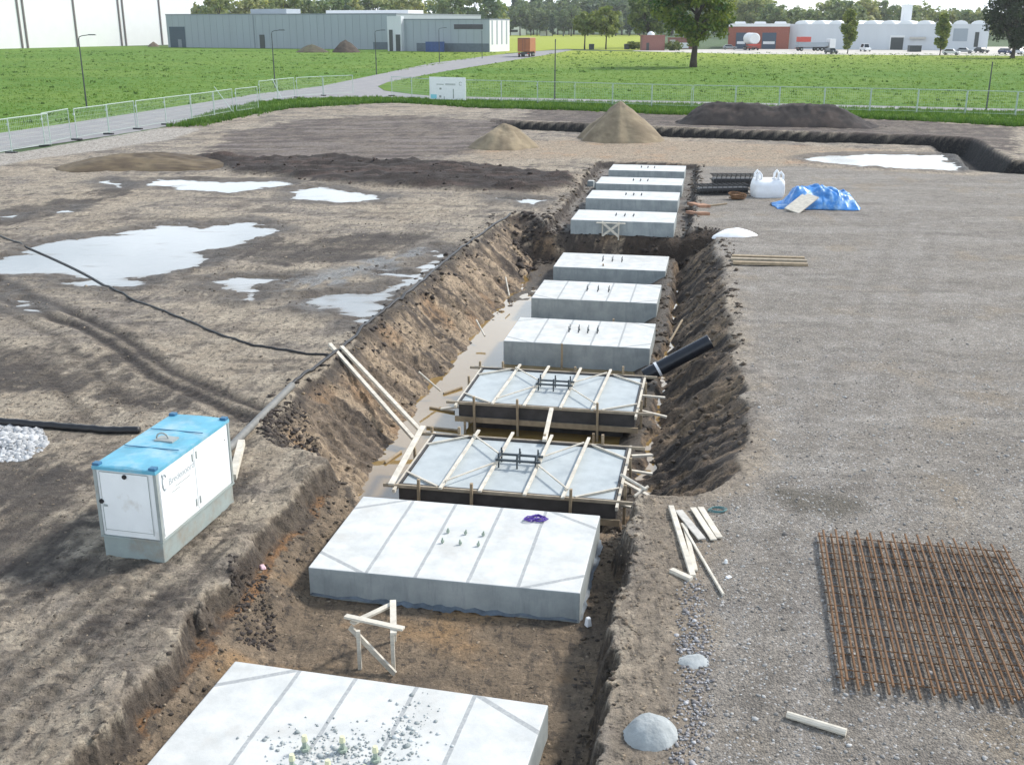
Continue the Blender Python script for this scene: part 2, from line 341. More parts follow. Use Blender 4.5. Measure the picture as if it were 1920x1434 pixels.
DITCH = px([(958, 239), (1090, 245), (1230, 252), (1500, 262), (1740, 269), (1785, 272), (1812, 292), (1850, 317), (1905, 320)])
DFAR = DITCH + px([(1990, 330), (2100, 240), (1920, 230), (950, 203), (900, 220)])
PUD = {
 'big': [(-40, 492), (30, 475), (95, 452), (130, 445), (200, 441), (300, 420), (340, 418), (380, 424), (400, 420), (465, 412), (485, 415), (497, 425), (530, 432), (505, 441), (470, 445), (440, 462), (395, 470), (385, 478), (392, 490), (372, 500), (330, 508), (262, 520), (285, 530), (230, 546), (205, 538), (110, 536), (150, 525), (90, 517), (-40, 516)],
 'back_left': [(268, 346), (300, 335), (350, 335), (420, 340), (530, 337), (548, 346), (500, 352), (480, 355), (430, 363), (400, 358), (350, 354)],
 'back_mid': [(540, 357), (600, 347), (640, 352), (690, 364), (735, 370), (680, 378), (600, 379), (545, 371)],
 'back_right': [(905, 366), (960, 365), (1022, 374), (1000, 385), (955, 379)],
 'mid': [(388, 525), (440, 517), (555, 518), (500, 535), (492, 560), (460, 563), (440, 545), (398, 540)],
 'edge': [(690, 610), (728, 572), (790, 527), (835, 485), (835, 475), (815, 488), (780, 508), (735, 505), (715, 510), (762, 520), (700, 545), (640, 548), (570, 556), (580, 580), (650, 590)],
 'edge_far': [(795, 470), (815, 462), (835, 464), (825, 474)],
 'right': [(1496, 297), (1545, 290), (1640, 287), (1780, 289), (1800, 320), (1690, 316), (1600, 310), (1530, 304)],
 'rut_a': [(-10, 405), (30, 398), (62, 396), (40, 404), (-10, 412)], 'rut_b': [(180, 340), (205, 335), (235, 345), (250, 352), (215, 352)],
 'rut_c': [(110, 392), (140, 388), (135, 395), (110, 397)], 'rut_d': [(30, 560), (60, 572), (75, 585), (40, 575)], 'rut_e': [(-10, 540), (18, 535), (22, 548), (-10, 556)],
}
PUDW = {k: px(v) for k, v in PUD.items()}
BAND = px([(330, 300), (385, 290), (480, 297), (700, 300), (900, 308), (1000, 322), (1090, 328), (1085, 350), (1000, 364), (900, 360), (760, 354), (640, 347), (520, 334), (430, 327), (395, 312)])
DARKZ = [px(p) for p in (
    [(-50, 400), (60, 385), (160, 370), (225, 335), (270, 340), (240, 362), (150, 395), (60, 415), (-50, 430)],
    [(430, 250), (560, 225), (760, 215), (960, 230), (960, 262), (880, 290), (640, 300), (470, 296), (380, 285)],
    [(-60, 640), (120, 650), (260, 690), (340, 740), (300, 770), (180, 740), (60, 720), (-60, 730)],
    [(-60, 850), (60, 845), (175, 860), (200, 1040), (310, 1062), (300, 1100), (120, 1110), (-60, 1060)],  # dark mud plus the generator's shade, painted into the soil
    [(380, 1020), (470, 990), (430, 1080), (300, 1180), (200, 1180), (260, 1090)],
    [(400, 455), (640, 445), (800, 430), (820, 455), (650, 490), (470, 500), (400, 480)],
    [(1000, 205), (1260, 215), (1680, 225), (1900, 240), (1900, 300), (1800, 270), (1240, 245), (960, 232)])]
WETZ = px([(520, 520), (640, 500), (800, 450), (850, 462), (700, 600), (600, 590), (500, 575)])
TRACKS = [px(p) for p in (
    [(-40, 508), (60, 555), (170, 600), (250, 645), (330, 700), (430, 745), (500, 770)],
    [(-40, 540), (50, 580), (150, 612), (225, 655), (290, 705), (390, 750), (470, 790)],
    [(-40, 560), (120, 640), (200, 720), (260, 770)], [(30, 660), (110, 720), (170, 790)],
    [(-40, 1180), (150, 1060), (330, 930)], [(-20, 1330), (160, 1190), (360, 1010), (480, 880)], [(-20, 1270), (140, 1150), (330, 990), (440, 890)], [(-40, 1420), (130, 1270), (300, 1120)])]
GTR = [px(p) for p in ([(1990, 705), (1700, 700), (1500, 690), (1420, 740)], [(1990, 745), (1700, 732), (1520, 722), (1430, 760)], [(1990, 430), (1620, 405), (1480, 340)], [(1990, 455), (1620, 425), (1470, 350)], [(1990, 565), (1500, 522), (1390, 470)], [(1400, 1434), (1480, 900), (1700, 400)], [(1585, 1434), (1600, 900), (1760, 420)])]
GRAVEL = px([(1308, 312), (1292, 440), (1362, 500), (1372, 560), (1395, 640), (1410, 720), (1405, 890), (1300, 960), (1300, 1060), (1283, 1250), (1290, 1330), (1250, 1500), (2700, 1500), (2300, 250), (1830, 330), (1480, 312)])
SANDYF = px([(860, 285), (960, 262), (1100, 262), (1250, 262), (1500, 272), (1760, 285), (1760, 300), (1480, 312), (1300, 315), (1120, 300), (900, 300)])
PALE = px([(-200, 300), (-100, 262), (320, 240), (390, 240), (330, 262), (180, 285), (60, 300), (-60, 330)])
SITE = px([(-500, 420), (-300, 330), (-60, 290), (40, 286), (320, 238), (400, 216), (520, 202), (700, 192), (900, 201), (1060, 206), (1250, 214), (1660, 222), (1920, 236), (3200, 300), (4200, 1500), (-2600, 1500)])

def smoothcarve(x, y, top, floor, zf):
    a = -sdp(x, y, top); b = np.maximum(sdp(x, y, floor), 0)
    t = np.where(a > 0, a / (a + b + 1e-6), 0)
    return zf * np.clip(t, 0, 1), a, t
def lerp(a, b, t): return a + (np.asarray(b) - a) * t[:, None]
def terrain(x, y, want_col=False):
    x = np.asarray(x, float); y = np.asarray(y, float)
    u = x * UX + y * UY; ww = x * UY - y * UX
    sdsite = sdp(x, y, SITE); insite = ss(.3, -1.0, sdsite)
    # ragged edges
    k = ss(0, 1, np.abs(ww + 3) / 3)
    jx = fbm(x * 1.3, y * 1.3, 4, 3) * .55; jy = fbm(x * 1.3, y * 1.3, 4, 8) * .55
    X, Y = x + jx, y + jy; j3 = fbm(x * 5.5, y * 5.5, 4, 171, .6) * .30
    grav = ss(.5, -.6, sdp(x + jx * 1.6, y + jy * 1.6, GRAVEL))
    # rough mud surface
    rough = fbm(x * .35, y * .35, 3, 21) * .10 + fbm(x * 1.6, y * 1.6, 5, 31, .6) * .10 + fbm(x * 7, y * 7, 4, 33, .65) * .05
    drag = fbm(u * .5, ww * 5, 4, 41) * .055                       # blade and track marks along the trench
    cross = fbm(u * 6, ww * .5, 3, 51) * .045
    lm = ss(-5, -7, ww)
    z = (rough + drag * (.5 + .5 * ss(22, 12, u)) + cross * ss(18, 26, u)) * (1 - grav) * .8 + grav * (fbm(x * .5, y * .5, 3, 61) * .06 + fbm(x * 6, y * 6, 3, 65) * .02)
    z *= insite
    tr = np.full(x.shape, 9.)
    wob = fbm(x * .8, y * .8, 3, 71) * .25
    trk = np.zeros(x.shape); trd = np.zeros(x.shape)
    for i, T in enumerate(TRACKS):
        d, o_, r_ = sdl2(x + wob * .3, y + wob * .2, T); wd = .17 if i < 2 else .14
        g = np.exp(-(d / wd) ** 2); z -= g * (.07 if i < 2 else .02); z += np.exp(-((d - wd * 2) / (wd * .7)) ** 2) * (.03 if i < 2 else .008)
        tread = (np.sin(r_ * 2 * PI / .26 + np.abs(o_) * 14) > .1) * np.exp(-(d / (wd * 1.7)) ** 4) * ss(34, 18, y); z += tread * .022; trd = np.maximum(trd, tread)
        trk = np.maximum(trk, g * (1.25 if i < 2 else .5))
    # ridged dark spoil
    bd = -sdp(X, Y, BAND); bm = ss(0, .8, bd)
    z += bm * (.12 + np.abs(fbm(x * .3, y * 1.4, 5, 81, .6)) * 1.05) * ss(45, 30, np.abs(u - 60) * 0 + 30)
    # ditch
    dd = sdl(x + jx * .35, y + jy * .35, DITCH); dm = ss(1.35, .75, dd); z -= dm * .75; z += np.where((sdp(X, Y, DFAR) < 0) & (sdsite < 0), ss(1.1, 1.6, dd) * .42 * np.exp(-np.maximum(dd - 1.6, 0) / 5) * ss(0, -2.5, sdsite), 0)
    # puddles
    pm = np.full(x.shape, 9.)
    j2x = fbm(x * 2.2, y * .9, 4, 91) * .8; j2y = fbm(x * 1.2, y * 1.2, 4, 95) * .9
    for k_, P in PUDW.items():
        sc = .45 if k_.startswith('rut') else 1.
        pm = np.minimum(pm, sdp(x + j2x * sc, y + j2y * sc, P))
    pf = ss(1.1, .25, pm)
    hum = fbm(x * .8, y * 2.6, 5, 97, .62) * .26
    z = z * (1 - pf) + pf * (-.02 + np.clip(pm, -.6, .5) * .16 + hum * .95)
    pudflat = pf
    # trench, pit, far trench
    zn, an, tn = smoothcarve(X * .8 + x * .2 + j3, Y * .8 + y * .2 + j3, NEAR_TOP, NEAR_FLOOR, -.74)
    zp, ap, tp = smoothcarve(X, Y, PIT_TOP, PIT_FLOOR, -1.6)
    zf_, af, tf = smoothcarve(X * .5 + x * .5, Y * .5 + y * .5, FAR_TOP, FAR_FLOOR, -.36)
    rill = fbm(u * 3.2, ww * .6, 4, 101) + .5 * fbm(u * 9, ww * .8, 3, 105)
    slope = 4 * tp * (1 - tp) * (ap > 0)
    zp = zp + slope * (-np.abs(fbm(x * 3.4, y * 3.4, 4, 181, .6)) * .34 + np.round(fbm(u * 1.3, ww * 1.3, 3, 185) * 9) / 9 * .22 + np.sin(u * 21 + 6 * fbm(u * .6, ww * .6, 2, 161)) * .022 + rill * .34 + fbm(x * 2.4, y * 2.4, 5, 111, .62) * .26)
    floorz = ss(.9, 1, tp) * (ap > 0)
    zp = zp + floorz * (fbm(x * 2.3, y * 2.3, 4, 121) * .13 + ss(31, 38, u) * .24 + ss(-2.0, -1.15, ww) * .38 + ss(-5.9, -6.4, ww) * .1)
    zn = np.where(an > 0, np.maximum(zn, -.74 + ss(-5.45, -6.25, ww + jx * .8) * .40 * ss(19.5, 16.5, u)), 0) + (tn > .9) * fbm(x * 2, y * 2, 4, 131) * .09
    zf_ = zf_ + (tf > .9) * fbm(x * 2, y * 2, 4, 141) * .1
    dig = np.minimum(np.minimum(zn, zp), zf_)
    inside = (an > 0) | (ap > 0) | (af > 0)
    z = np.where(inside, dig + z * np.clip(1 - np.maximum(np.maximum(tn, tp), tf) * 1.5, 0, 1), z)
    # crumbled lip along the left bank
    lip = np.exp(-((an + .18) / .22) ** 2) * (ww < -3) + np.exp(-((ap + .22) / .28) ** 2) * (ap > -1.) * .55
    z += np.where(inside, 0, lip * (1 - pf) * (.05 + np.clip(fbm(x * 2.7, y * 2.7, 3, 151), -.1, 1) * .32))
    z = np.where(sdsite > .6, -.06, z)
    if not want_col: return z
    # ---------------------------------------------- soil colours (albedo, with some shade painted in)
    n1 = fbm(x * .22, y * .22, 4, 201); n2 = fbm(x * .9, y * .9, 5, 205); n3 = fbm(u * .7, ww * 6, 4, 209); n4 = fbm(x * 5, y * 5, 4, 213)
    ocean = np.zeros((len(x), 3))
    tan = np.array((.30, .25, .188)); grey = np.array((.225, .195, .162)); drk = np.array((.046, .037, .032)); blk = np.array((.022, .019, .017))
    c = lerp(np.tile(tan, (len(x), 1)), grey, ss(-.22, .25, n1 + n2 * .7))
    n5 = fbm(u * .9 + ww * .3, ww * 3.5, 5, 217, .65)
    c = lerp(c, drk, ss(.13, .32, n2 * .8 + n3 * .5 + n5 * .6 + n4 * .3) * .8)
    c = lerp(c, (.37, .32, .25), ss(.10, .30, -n2 - n3 * .6 + n4 * .2) * .6)
    wet = ss(.05, .3, n2 + n3 * .5) * .08
    m1 = fbm(x * .55 + 3 * n2, y * 1.5, 6, 251, .62); m2 = fbm(u * .45, ww * 2.2 + 2 * n2, 6, 255, .62); c = lerp(c, (.085, .070, .058), ss(.12, .17, m1) * .6); c = lerp(c, (.37, .315, .24), ss(.0, .10, -m1 + n4 * .3) * .75); c = lerp(c, (.11, .09, .075), ss(.13, .18, m2) * .5)
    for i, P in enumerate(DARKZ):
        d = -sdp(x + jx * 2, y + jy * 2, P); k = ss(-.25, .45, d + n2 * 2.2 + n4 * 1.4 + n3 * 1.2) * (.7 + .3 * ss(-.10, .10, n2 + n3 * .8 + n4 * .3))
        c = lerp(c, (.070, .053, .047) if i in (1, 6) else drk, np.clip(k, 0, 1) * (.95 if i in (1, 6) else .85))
        if i == 1: c = lerp(c, (.20, .17, .15), ss(.02, .14, fbm(x * .16, y * 1.1, 5, 233, .65)) * k * .85)
    k = ss(0, .6, sdp(x + jx, y + jy, PALE) * -1); c = lerp(c, (.36, .33, .29), k)
    k = ss(-.3, 1.5, -sdp(x + jx * 3, y + jy * 3, SANDYF)); c = lerp(c, (.33, .26, .185), k * (.7 + .3 * ss(-.1, .2, n2)))
    c = lerp(c, (.38, .24, .14), k * ss(.1, .25, n2) * .5)
    sb = fbm(x * .28, y * 1.5, 5, 235, .65); c = lerp(c, (.026, .020, .019), np.clip(bm * 1.2, 0, 1) * .97)
    c = lerp(c, (.085, .058, .048), bm * ss(.0, .16, sb) * .85); c = lerp(c, (.19, .155, .13), bm * ss(.16, .26, sb) * .7)
    c = lerp(c, (.030, .025, .023), np.clip(trk * (.85 + .4 * ss(-.1, .1, n2 + n4)), 0, .97))
    c = lerp(c, (.12, .098, .078), trd * .45)
    wet = wet * (1 - np.clip(trk, 0, 1))
    d = -sdp(x + jx * 2, y + jy * 2, WETZ); k = ss(-.4, .8, d) * ss(-.2, .15, n2 + n3 * .5); c = lerp(c, (.085, .08, .075), k * .85); wet = np.maximum(wet, k)
    k = ss(1.3, .1, pm); c = lerp(c, (.075, .061, .048), k * .85); wet = np.maximum(wet, k * .45)
    # gravel yard
    gv = lerp(np.tile(np.array((.215, .192, .164)), (len(x), 1)), (.26, .236, .206), ss(-.15, .2, fbm(x * .25, y * .9, 4, 221) + n2 * .4))
    gv = lerp(gv, (.145, .128, .112), ss(.12, .35, fbm(x * .5, y * 2.2, 4, 225)) * .7)
    gv = lerp(gv, (.25, .205, .15), ss(.1, .3, fbm(x * .7, y * .7, 3, 229)) * .6)
    for T in GTR:
        d = sdl(x + jx * .6, y + jy * .6, T); gv = lerp(gv, (.155, .138, .12), np.exp(-(d / .22) ** 2) * .3 * ss(-.2, .1, n2)); gv = lerp(gv, (.29, .27, .25), np.exp(-((d - .45) / .16) ** 2) * .18)
    c = lerp(c, gv, grav)
    dk = sdp(x + jx, y + jy, px([(1440, 910), (1560, 920), (1640, 950), (1560, 985), (1500, 960)])); c = lerp(c, (.10, .088, .068), ss(.2, -.3, dk) * .8)
    wet = wet * (1 - grav)
    # dirt strip between the trench and the yard
    st = ss(0, .3, ww + .8) * (1 - grav) * ss(22, 17, u); c = lerp(c, (.245, .20, .15), st * .85); c = lerp(c, (.13, .105, .08), st * ss(.0, .25, n2) * .6)
    # dug faces
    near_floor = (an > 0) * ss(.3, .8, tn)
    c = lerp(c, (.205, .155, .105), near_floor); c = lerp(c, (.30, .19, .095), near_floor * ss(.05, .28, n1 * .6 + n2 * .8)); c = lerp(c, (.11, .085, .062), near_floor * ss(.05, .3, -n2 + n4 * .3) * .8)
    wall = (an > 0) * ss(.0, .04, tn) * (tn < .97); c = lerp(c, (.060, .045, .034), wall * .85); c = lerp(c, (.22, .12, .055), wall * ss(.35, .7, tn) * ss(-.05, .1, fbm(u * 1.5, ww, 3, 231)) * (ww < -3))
    rl = fbm(u * 2.6, ww * .5, 4, 241); rl2 = fbm(u * 10 + ww * 2, ww * .9 + n1, 4, 243, .6)
    sl_ = ((ap > 0) * ss(0, .03, tp) * (tp < .995)).astype(float)
    left = (ww < -3)
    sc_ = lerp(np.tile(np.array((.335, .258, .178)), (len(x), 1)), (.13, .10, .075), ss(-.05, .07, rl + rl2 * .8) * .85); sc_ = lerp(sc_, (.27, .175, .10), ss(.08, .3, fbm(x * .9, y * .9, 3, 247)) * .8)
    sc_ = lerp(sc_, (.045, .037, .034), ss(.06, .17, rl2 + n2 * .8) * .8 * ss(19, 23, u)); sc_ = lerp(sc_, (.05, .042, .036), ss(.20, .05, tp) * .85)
    rt = lerp(np.tile(np.array((.175, .13, .09)), (len(x), 1)), (.046, .037, .031), ss(-.1, .08, rl + rl2 * .8)); rt = lerp(rt, (.25, .18, .11), ss(.1, .25, rl2 - rl) * .7)  # right bank darker than the left, its shade put into the colour
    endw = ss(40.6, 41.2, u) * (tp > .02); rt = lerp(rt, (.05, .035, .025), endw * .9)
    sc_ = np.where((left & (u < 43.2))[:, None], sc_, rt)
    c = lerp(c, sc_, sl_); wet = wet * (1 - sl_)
    pfloor = (ap > 0) * (tp >= .985); c = lerp(c, (.085, .068, .05), pfloor * 1.0); wet = np.where(pfloor, .5, wet)
    ff = (af > 0) * ss(.4, .9, tf) * (ap <= 0); c = lerp(c, (.20, .185, .165), ff); c = lerp(c, (.12, .10, .085), ff * ss(0, .2, n2))
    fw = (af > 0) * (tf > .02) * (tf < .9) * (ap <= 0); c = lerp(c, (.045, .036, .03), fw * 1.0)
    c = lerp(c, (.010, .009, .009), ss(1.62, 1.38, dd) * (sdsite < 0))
    c = lerp(c, (.05, .10, .025), (sdsite > .2) * 1.0)
    return z, np.clip(c, .01, .8), np.clip(wet, 0, 1), grav * (1 - sl_) * (~inside)
def gz(x, y): return float(terrain(np.array([x]), np.array([y]))[0])
def on(pxx, pyy, lift=0.):                                       # a pixel's place on the modelled ground
    z = 0.
    for _ in range(12):
        p = at(pxx, pyy, z); z = .5 * z + .5 * max(gz(p.x, p.y), -.3)
    return Vector((p.x, p.y, gz(p.x, p.y) + lift))

def build_ground():
    rows = [6.0]; 
    while rows[-1] < 125: rows.append(rows[-1] + .024 * (max(rows[-1], 8) / 10) ** 1.24)
    while rows[-1] < 7000: rows.append(rows[-1] * 1.22)
    s = list(np.arange(-.64, .64, .00245)); l = [-.64]; 
    while l[-1] > -1.6: l.append(l[-1] - .0025 - (abs(l[-1]) - .64) * .2)
    s = l[:0:-1] + s + [-a for a in l]
    D, S = np.meshgrid(np.array(rows), np.array(s), indexing='ij'); x = (S * (D + 2)).ravel(); y = D.ravel()
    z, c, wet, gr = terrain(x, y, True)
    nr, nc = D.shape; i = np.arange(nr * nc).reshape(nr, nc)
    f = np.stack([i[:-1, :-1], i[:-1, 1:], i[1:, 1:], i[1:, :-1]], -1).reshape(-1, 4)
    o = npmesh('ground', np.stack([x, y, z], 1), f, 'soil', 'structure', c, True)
    setf(o.data, wet, 'wet'); setf(o.data, gr, 'gravel'); return o
build_ground()

def sheet(name, pts, z, m, kind='structure'):
    b = MB(); n = len(pts); b.add([(p[0], p[1], z) for p in pts], [tuple(range(n))])
    o = b.build(name, m); o['kind'] = kind
    import bmesh
    bm = bmesh.new(); bm.from_mesh(o.data); bmesh.ops.triangulate(bm, faces=bm.faces[:])
    for f in bm.faces:
        if f.normal.z < 0: f.normal_flip()
    bm.to_mesh(o.data); bm.free(); return o
def grow(poly, d):
    cx = sum(p[0] for p in poly) / len(poly); cy = sum(p[1] for p in poly) / len(poly); r = []
    for p in poly:
        vx, vy = p[0] - cx, p[1] - cy; l = math.hypot(vx, vy); r.append((p[0] + vx / l * d, p[1] + vy / l * d))
    return r
def bbox(poly, d):
    xs = [p[0] for p in poly]; ys = [p[1] for p in poly]
    return [(min(xs) - d, min(ys) - d), (max(xs) + d, min(ys) - d), (max(xs) + d, max(ys) + d), (min(xs) - d, max(ys) + d)]
for i_, k_ in enumerate(PUDW):                                   # water only where the hollow is, level, a millimetre apart
    B = bbox(PUDW[k_], .9); st = .22 if not k_.startswith('back') and k_ != 'right' else .35
    if k_ in ('big', 'mid', 'edge') or k_.startswith('rut'): st = .13
    gx = np.arange(B[0][0], B[1][0], st); gy = np.arange(B[0][1], B[2][1], st)
    X_, Y_ = np.meshgrid(gx, gy, indexing='ij'); cx_, cy_ = (X_ + st / 2)[:-1, :-1].ravel(), (Y_ + st / 2)[:-1, :-1].ravel()
    keep = (sdp(cx_, cy_, PUDW[k_]) < (.8 if not k_.startswith('rut') else .3)) & (sdp(cx_, cy_, PIT_TOP) > .22) & (sdp(cx_, cy_, FAR_TOP) > .2) & (sdl(cx_, cy_, DITCH) > 1.2)
    n_ = len(gy); ii = np.arange(len(gx) * n_).reshape(len(gx), n_)
    q = np.stack([ii[:-1, :-1], ii[1:, :-1], ii[1:, 1:], ii[:-1, 1:]], -1).reshape(-1, 4)[keep]
    us, inv = np.unique(q, return_inverse=True)
    xq, yq = X_.ravel()[us], Y_.ravel()[us]; po = npmesh('puddle', np.stack([X_.ravel()[us], Y_.ravel()[us], np.full(len(us), -.035 - .001 * i_)], 1), inv.reshape(-1, 4), 'puddle', 'structure'); dp_ = ss(.0, .055, -.035 - terrain(xq, yq)); setf(po.data, dp_ * ss(-2.5, 1.5, xq - at(1600, 300).x + 6 * fbm(xq * .3, yq * .3, 3, 5)) if k_ == 'right' else dp_, 'deep')  # brown bank reflection painted into the right pool's left end
sheet('water', [uw(*p) for p in ((16.7, -7.0), (16.7, -.4), (41.4, -.2), (41.4, -7.0))], -1.42, 'pit_water')

# ================================================================== BLOCKS IN THE TRENCH
BL = 2.55
def block(fl, fr, zt, h, L=BL, marks=True, label='', n_bolt=0, bolt='steel', bh=.22, back=False, rz=None, name='foundation_block'):
    a, b = at(*fl, zt), at(*fr, zt); wd = min(max((b - a).length, 3.9), 4.12); mid = (a + b) / 2
    rz = -AZ - .012 if rz is None else rz
    fwd = Vector((-math.sin(rz), math.cos(rz), 0)); c = mid + fwd * (L / 2) * (-1 if back else 1)
    t = thing(name, label, 'foundation block', (c.x, c.y, zt - h), rz, 'concrete foundation blocks along the trench')
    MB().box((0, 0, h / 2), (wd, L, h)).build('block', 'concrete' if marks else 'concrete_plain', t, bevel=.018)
    return t, wd
def bolts(t, pos, z, m, r=.012, hh=.2, cap=None, plate=False):
    for x, y in pos:
        b = MB(); b.tube([(0, 0, 0), (random.uniform(-.01, .01), random.uniform(-.01, .01), hh)], r, 6); b.tube([(0, 0, .02), (0, 0, .05)], r * 2.2, 6)
        o = b.build('anchor_bolt', m, t, (x, y, z))
        if cap: MB().tube([(0, 0, hh - .02), (0, 0, hh + .05)], [r * 1.5, r * 1.1], 8).build('cap', cap, o)
six = [(x, y) for y in (-.16, .2) for x in (-.34, 0, .34)]
t, _ = block((437, 1237), (1033, 1322), -.28, .52, 2.7, True, 'white concrete block at the bottom edge with yellow capped bolts on top', back=True, rz=-AZ - .055)
bolts(t, [(x - .02, y - .35) for x, y in ((-.42, .22), (0, .30), (.42, .22), (-.42, -.12), (0, -.12), (.42, -.12))], .52, 'green_bolt', .026, .16, 'yellow'); BLOCK_A = t
t, _ = block((578, 1062), (1088, 1113), -.25, .52, 2.62, True, 'white concrete block with a purple strap lying on top, before the formworks')
bolts(t, [(x * .85 + .02, y) for x, y in six], .52, 'green_bolt', .013, .09); BLOCK_B = t
fm = []; fn = 120
for j, kk in ((0, 0.), (1, 1.)):
    for i in range(fn):
        a_ = 2 * PI * i / fn; sq_ = 1 / max(abs(math.cos(a_)) / 2.04, abs(math.sin(a_)) / 1.3); w_ = .04 + .35 * abs(float(fbm(np.array([math.cos(a_) * 4]), np.array([math.sin(a_) * 4]), 4, 55)[0]))
        fm.append((math.cos(a_) * (sq_ + kk * w_), math.sin(a_) * (sq_ + kk * w_), .10 - .05 * kk + .02 * math.sin(i * 1.7)))
MB().add(fm, [(i, (i + 1) % fn, (i + 1) % fn + fn, i + fn) for i in range(fn)]).build('base_film', mat('wet_cement_skin', (.10, .125, .15), .5, .4, 6), t, smooth=True)
t, _ = block((942, 642), (1219, 650), -.75, .85, label='concrete block in brown water just behind the farther wooden formwork', marks=True)
bolts(t, [(x, y) for y in (-.1, .12) for x in (-.35, -.08, .18, .45)], .85, 'steel', .011, .18)
t, _ = block((995, 560), (1232, 567), -.75, .85, label='middle one of three concrete blocks standing in the deep flooded pit')
bolts(t, [(x, y) for y in (-.1, .12) for x in (-.35, 0, .35)], .85, 'steel', .011, .18)
t, _ = block((1037, 500), (1248, 508), -.75, .85, label='concrete block at the far end of the deep pit, right below the dark earth step', marks=False)
bolts(t, [(x, y) for y in (-.1, .12) for x in (-.35, 0, .35)], .85, 'steel', .011, .18)
for fl, fr, lb in (((1072, 410), (1263, 420), 'first concrete block above the earth step, crossed timbers standing against its front'),
                   ((1100, 370), (1270, 378), 'concrete block right behind the block with the crossed timbers'),
                   ((1120, 342), (1277, 350), 'second to last concrete block of the row, small pale blocks off its left end'),
                   ((1142, 318), (1283, 323), 'last and farthest concrete block at the end of the shallow trench')):
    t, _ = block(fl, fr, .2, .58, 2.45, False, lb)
    bolts(t, [(x, y) for y in (-.1, .15) for x in (-.35, 0, .35)], .58, 'steel', .014, .10)
for i, (a_, b_) in enumerate(((1108, 347), (1122, 350))):
    p = on(a_, b_, -.02); MB().box((0, 0, .14), (.34, .3, .3), taper=.9).build('concrete_lump', 'concrete_plain', None, p, -.3 + i, bevel=.02)
    tag(bpy.context.scene.objects['concrete_lump' if i == 0 else 'concrete_lump.001'], ('left one' if i == 0 else 'right one') + ' of two small pale concrete lumps beside the second to last block', 'concrete lump', 'small lumps beside the far blocks')

# ------------------------------------------------------------------ wooden formworks with fresh concrete
def formwork(c, zt, label, extra):
    t = thing('formwork', label, 'formwork', (c[0], c[1], zt), -AZ - .012, 'wooden formworks with fresh concrete'); hw, hl = 2.0, 1.27
    MB().box((0, 0, -.24), (2 * hw - .06, 2 * hl - .06, .41)).build('concrete_fill', 'concrete_wet', t); MB().box((0, 0, -.75), (2 * hw - .5, 2 * hl - .5, .6)).build('shade_filler', 'ply', t)  # added dark filler stands in for the shade below the form
    for a, d in (((0, -hl, -.23), (2 * hw + .04, .03, .46)), ((0, hl, -.23), (2 * hw + .04, .03, .46)), ((-hw, 0, -.23), (.03, 2 * hl - .04, .46)), ((hw, 0, -.23), (.03, 2 * hl - .04, .46))):
        MB().box(a, d).build('form_panel', 'ply', t)
    for y, x0, x1 in ((-hl - .06, -hw - .3, hw + .42), (hl + .06, -hw - .35, hw + .35)):
        MB().bar((x0, y, -.03), (x1, y + .03, -.03), .045, .06).build('top_rail', 'wood_tan', t)
    for x in (-hw - .05, hw + .05): MB().bar((x, -hl - .25, -.06), (x, hl + .2, -.06), .05, .07).build('side_rail', 'wood', t)
    MB().bar((-hw - .1, -hl - .06, -.42), (hw + .1, -hl - .06, -.42), .05, .12).build('bottom_rail', 'wood_dark', t)
    for x in (-1.15, -.42, .40, 1.13):
        e = random.uniform(-.03, .03)
        MB().bar((x + e - .03, -hl - .2, .045), (x - e + .03, hl + .28, .045), .06, .035).build('cross_plank', 'wood', t)
    for sx in (-1, 1):
        for sy in (-1, 1):
            MB().bar((sx * (hw + .02), sy * .72, -.01), (sx * 1.28, sy * (hl + .02), .0), .04, .035).build('corner_brace', 'wood', t)
    for a, b in (((-1.15, -hl + .05), (-.34, -.1)), ((-1.15, hl - .1), (-.34, .14)), ((1.13, hl - .1), (.36, .14)), ((1.13, -hl + .1), (.36, -.1))):
        MB().bar((*a, .09), (*b, .10), .026, .026).build('template_brace', 'wood', t)
    b = MB()
    for y in (-.13, .17): b.bar((-.42, y, .13), (.46, y, .13), .05, .035)
    for x in (-.36, 0, .36):
        b.bar((x, -.2, .165), (x, .24, .165), .035, .03)
    tm = b.build('bolt_template', 'steel', t)
    for x in (-.36, 0, .36):
        for y in (-.13, .17): MB().tube([(x, y, -.1), (x, y, .27)], .017, 6).build('anchor_bolt', 'steel', tm)
    for x, y, h0, h1 in ((-1.62, -hl - .12, -.9, .16), (-.62, -hl - .12, -.9, .16), (1.2, -hl - .12, -.9, .2), (-2.1, hl + .12, -.9, .12), (-1.5, hl + .12, -.9, .15), (.3, hl + .12, -.9, .12), (1.5, hl + .12, -.9, .2), (hw + .14, -.9, -.9, .14), (hw + .14, .5, -.9, .1), (-hw - .14, .3, -.9, .08)):
        MB().bar((x, y, h0), (x + random.uniform(-.02, .02), y, h1), .05, .06, (0, 1, 0)).build('stake', 'wood_dark', t)
    for a, b in extra: MB().bar(a, b, .07, .04).build('side_plank', 'wood', t)
    return t
f1 = uw(18.93, -3.25); f2 = uw(23.95, -3.25)
formwork(f1, -.58, 'nearer wooden formwork filled with fresh grey concrete, right behind the block with the purple strap',
   [((2.05, -.9, -.25), (2.6, -1.0, -.3)), ((2.05, -.2, -.1), (2.75, -.75, -.2)), ((2.05, .6, -.2), (2.55, .62, -.25)), ((2.1, 1.1, -.1), (2.5, 1.35, -.15))])
formwork(f2, -.70, 'farther wooden formwork filled with fresh grey concrete, in brown water in pit water',
   [((2.05, -.6, -.2), (2.7, -.65, -.3)), ((2.05, .3, -.15), (2.6, .4, -.2)), ((-2.05, -1.0, -.25), (-2.5, -1.1, -.3))])

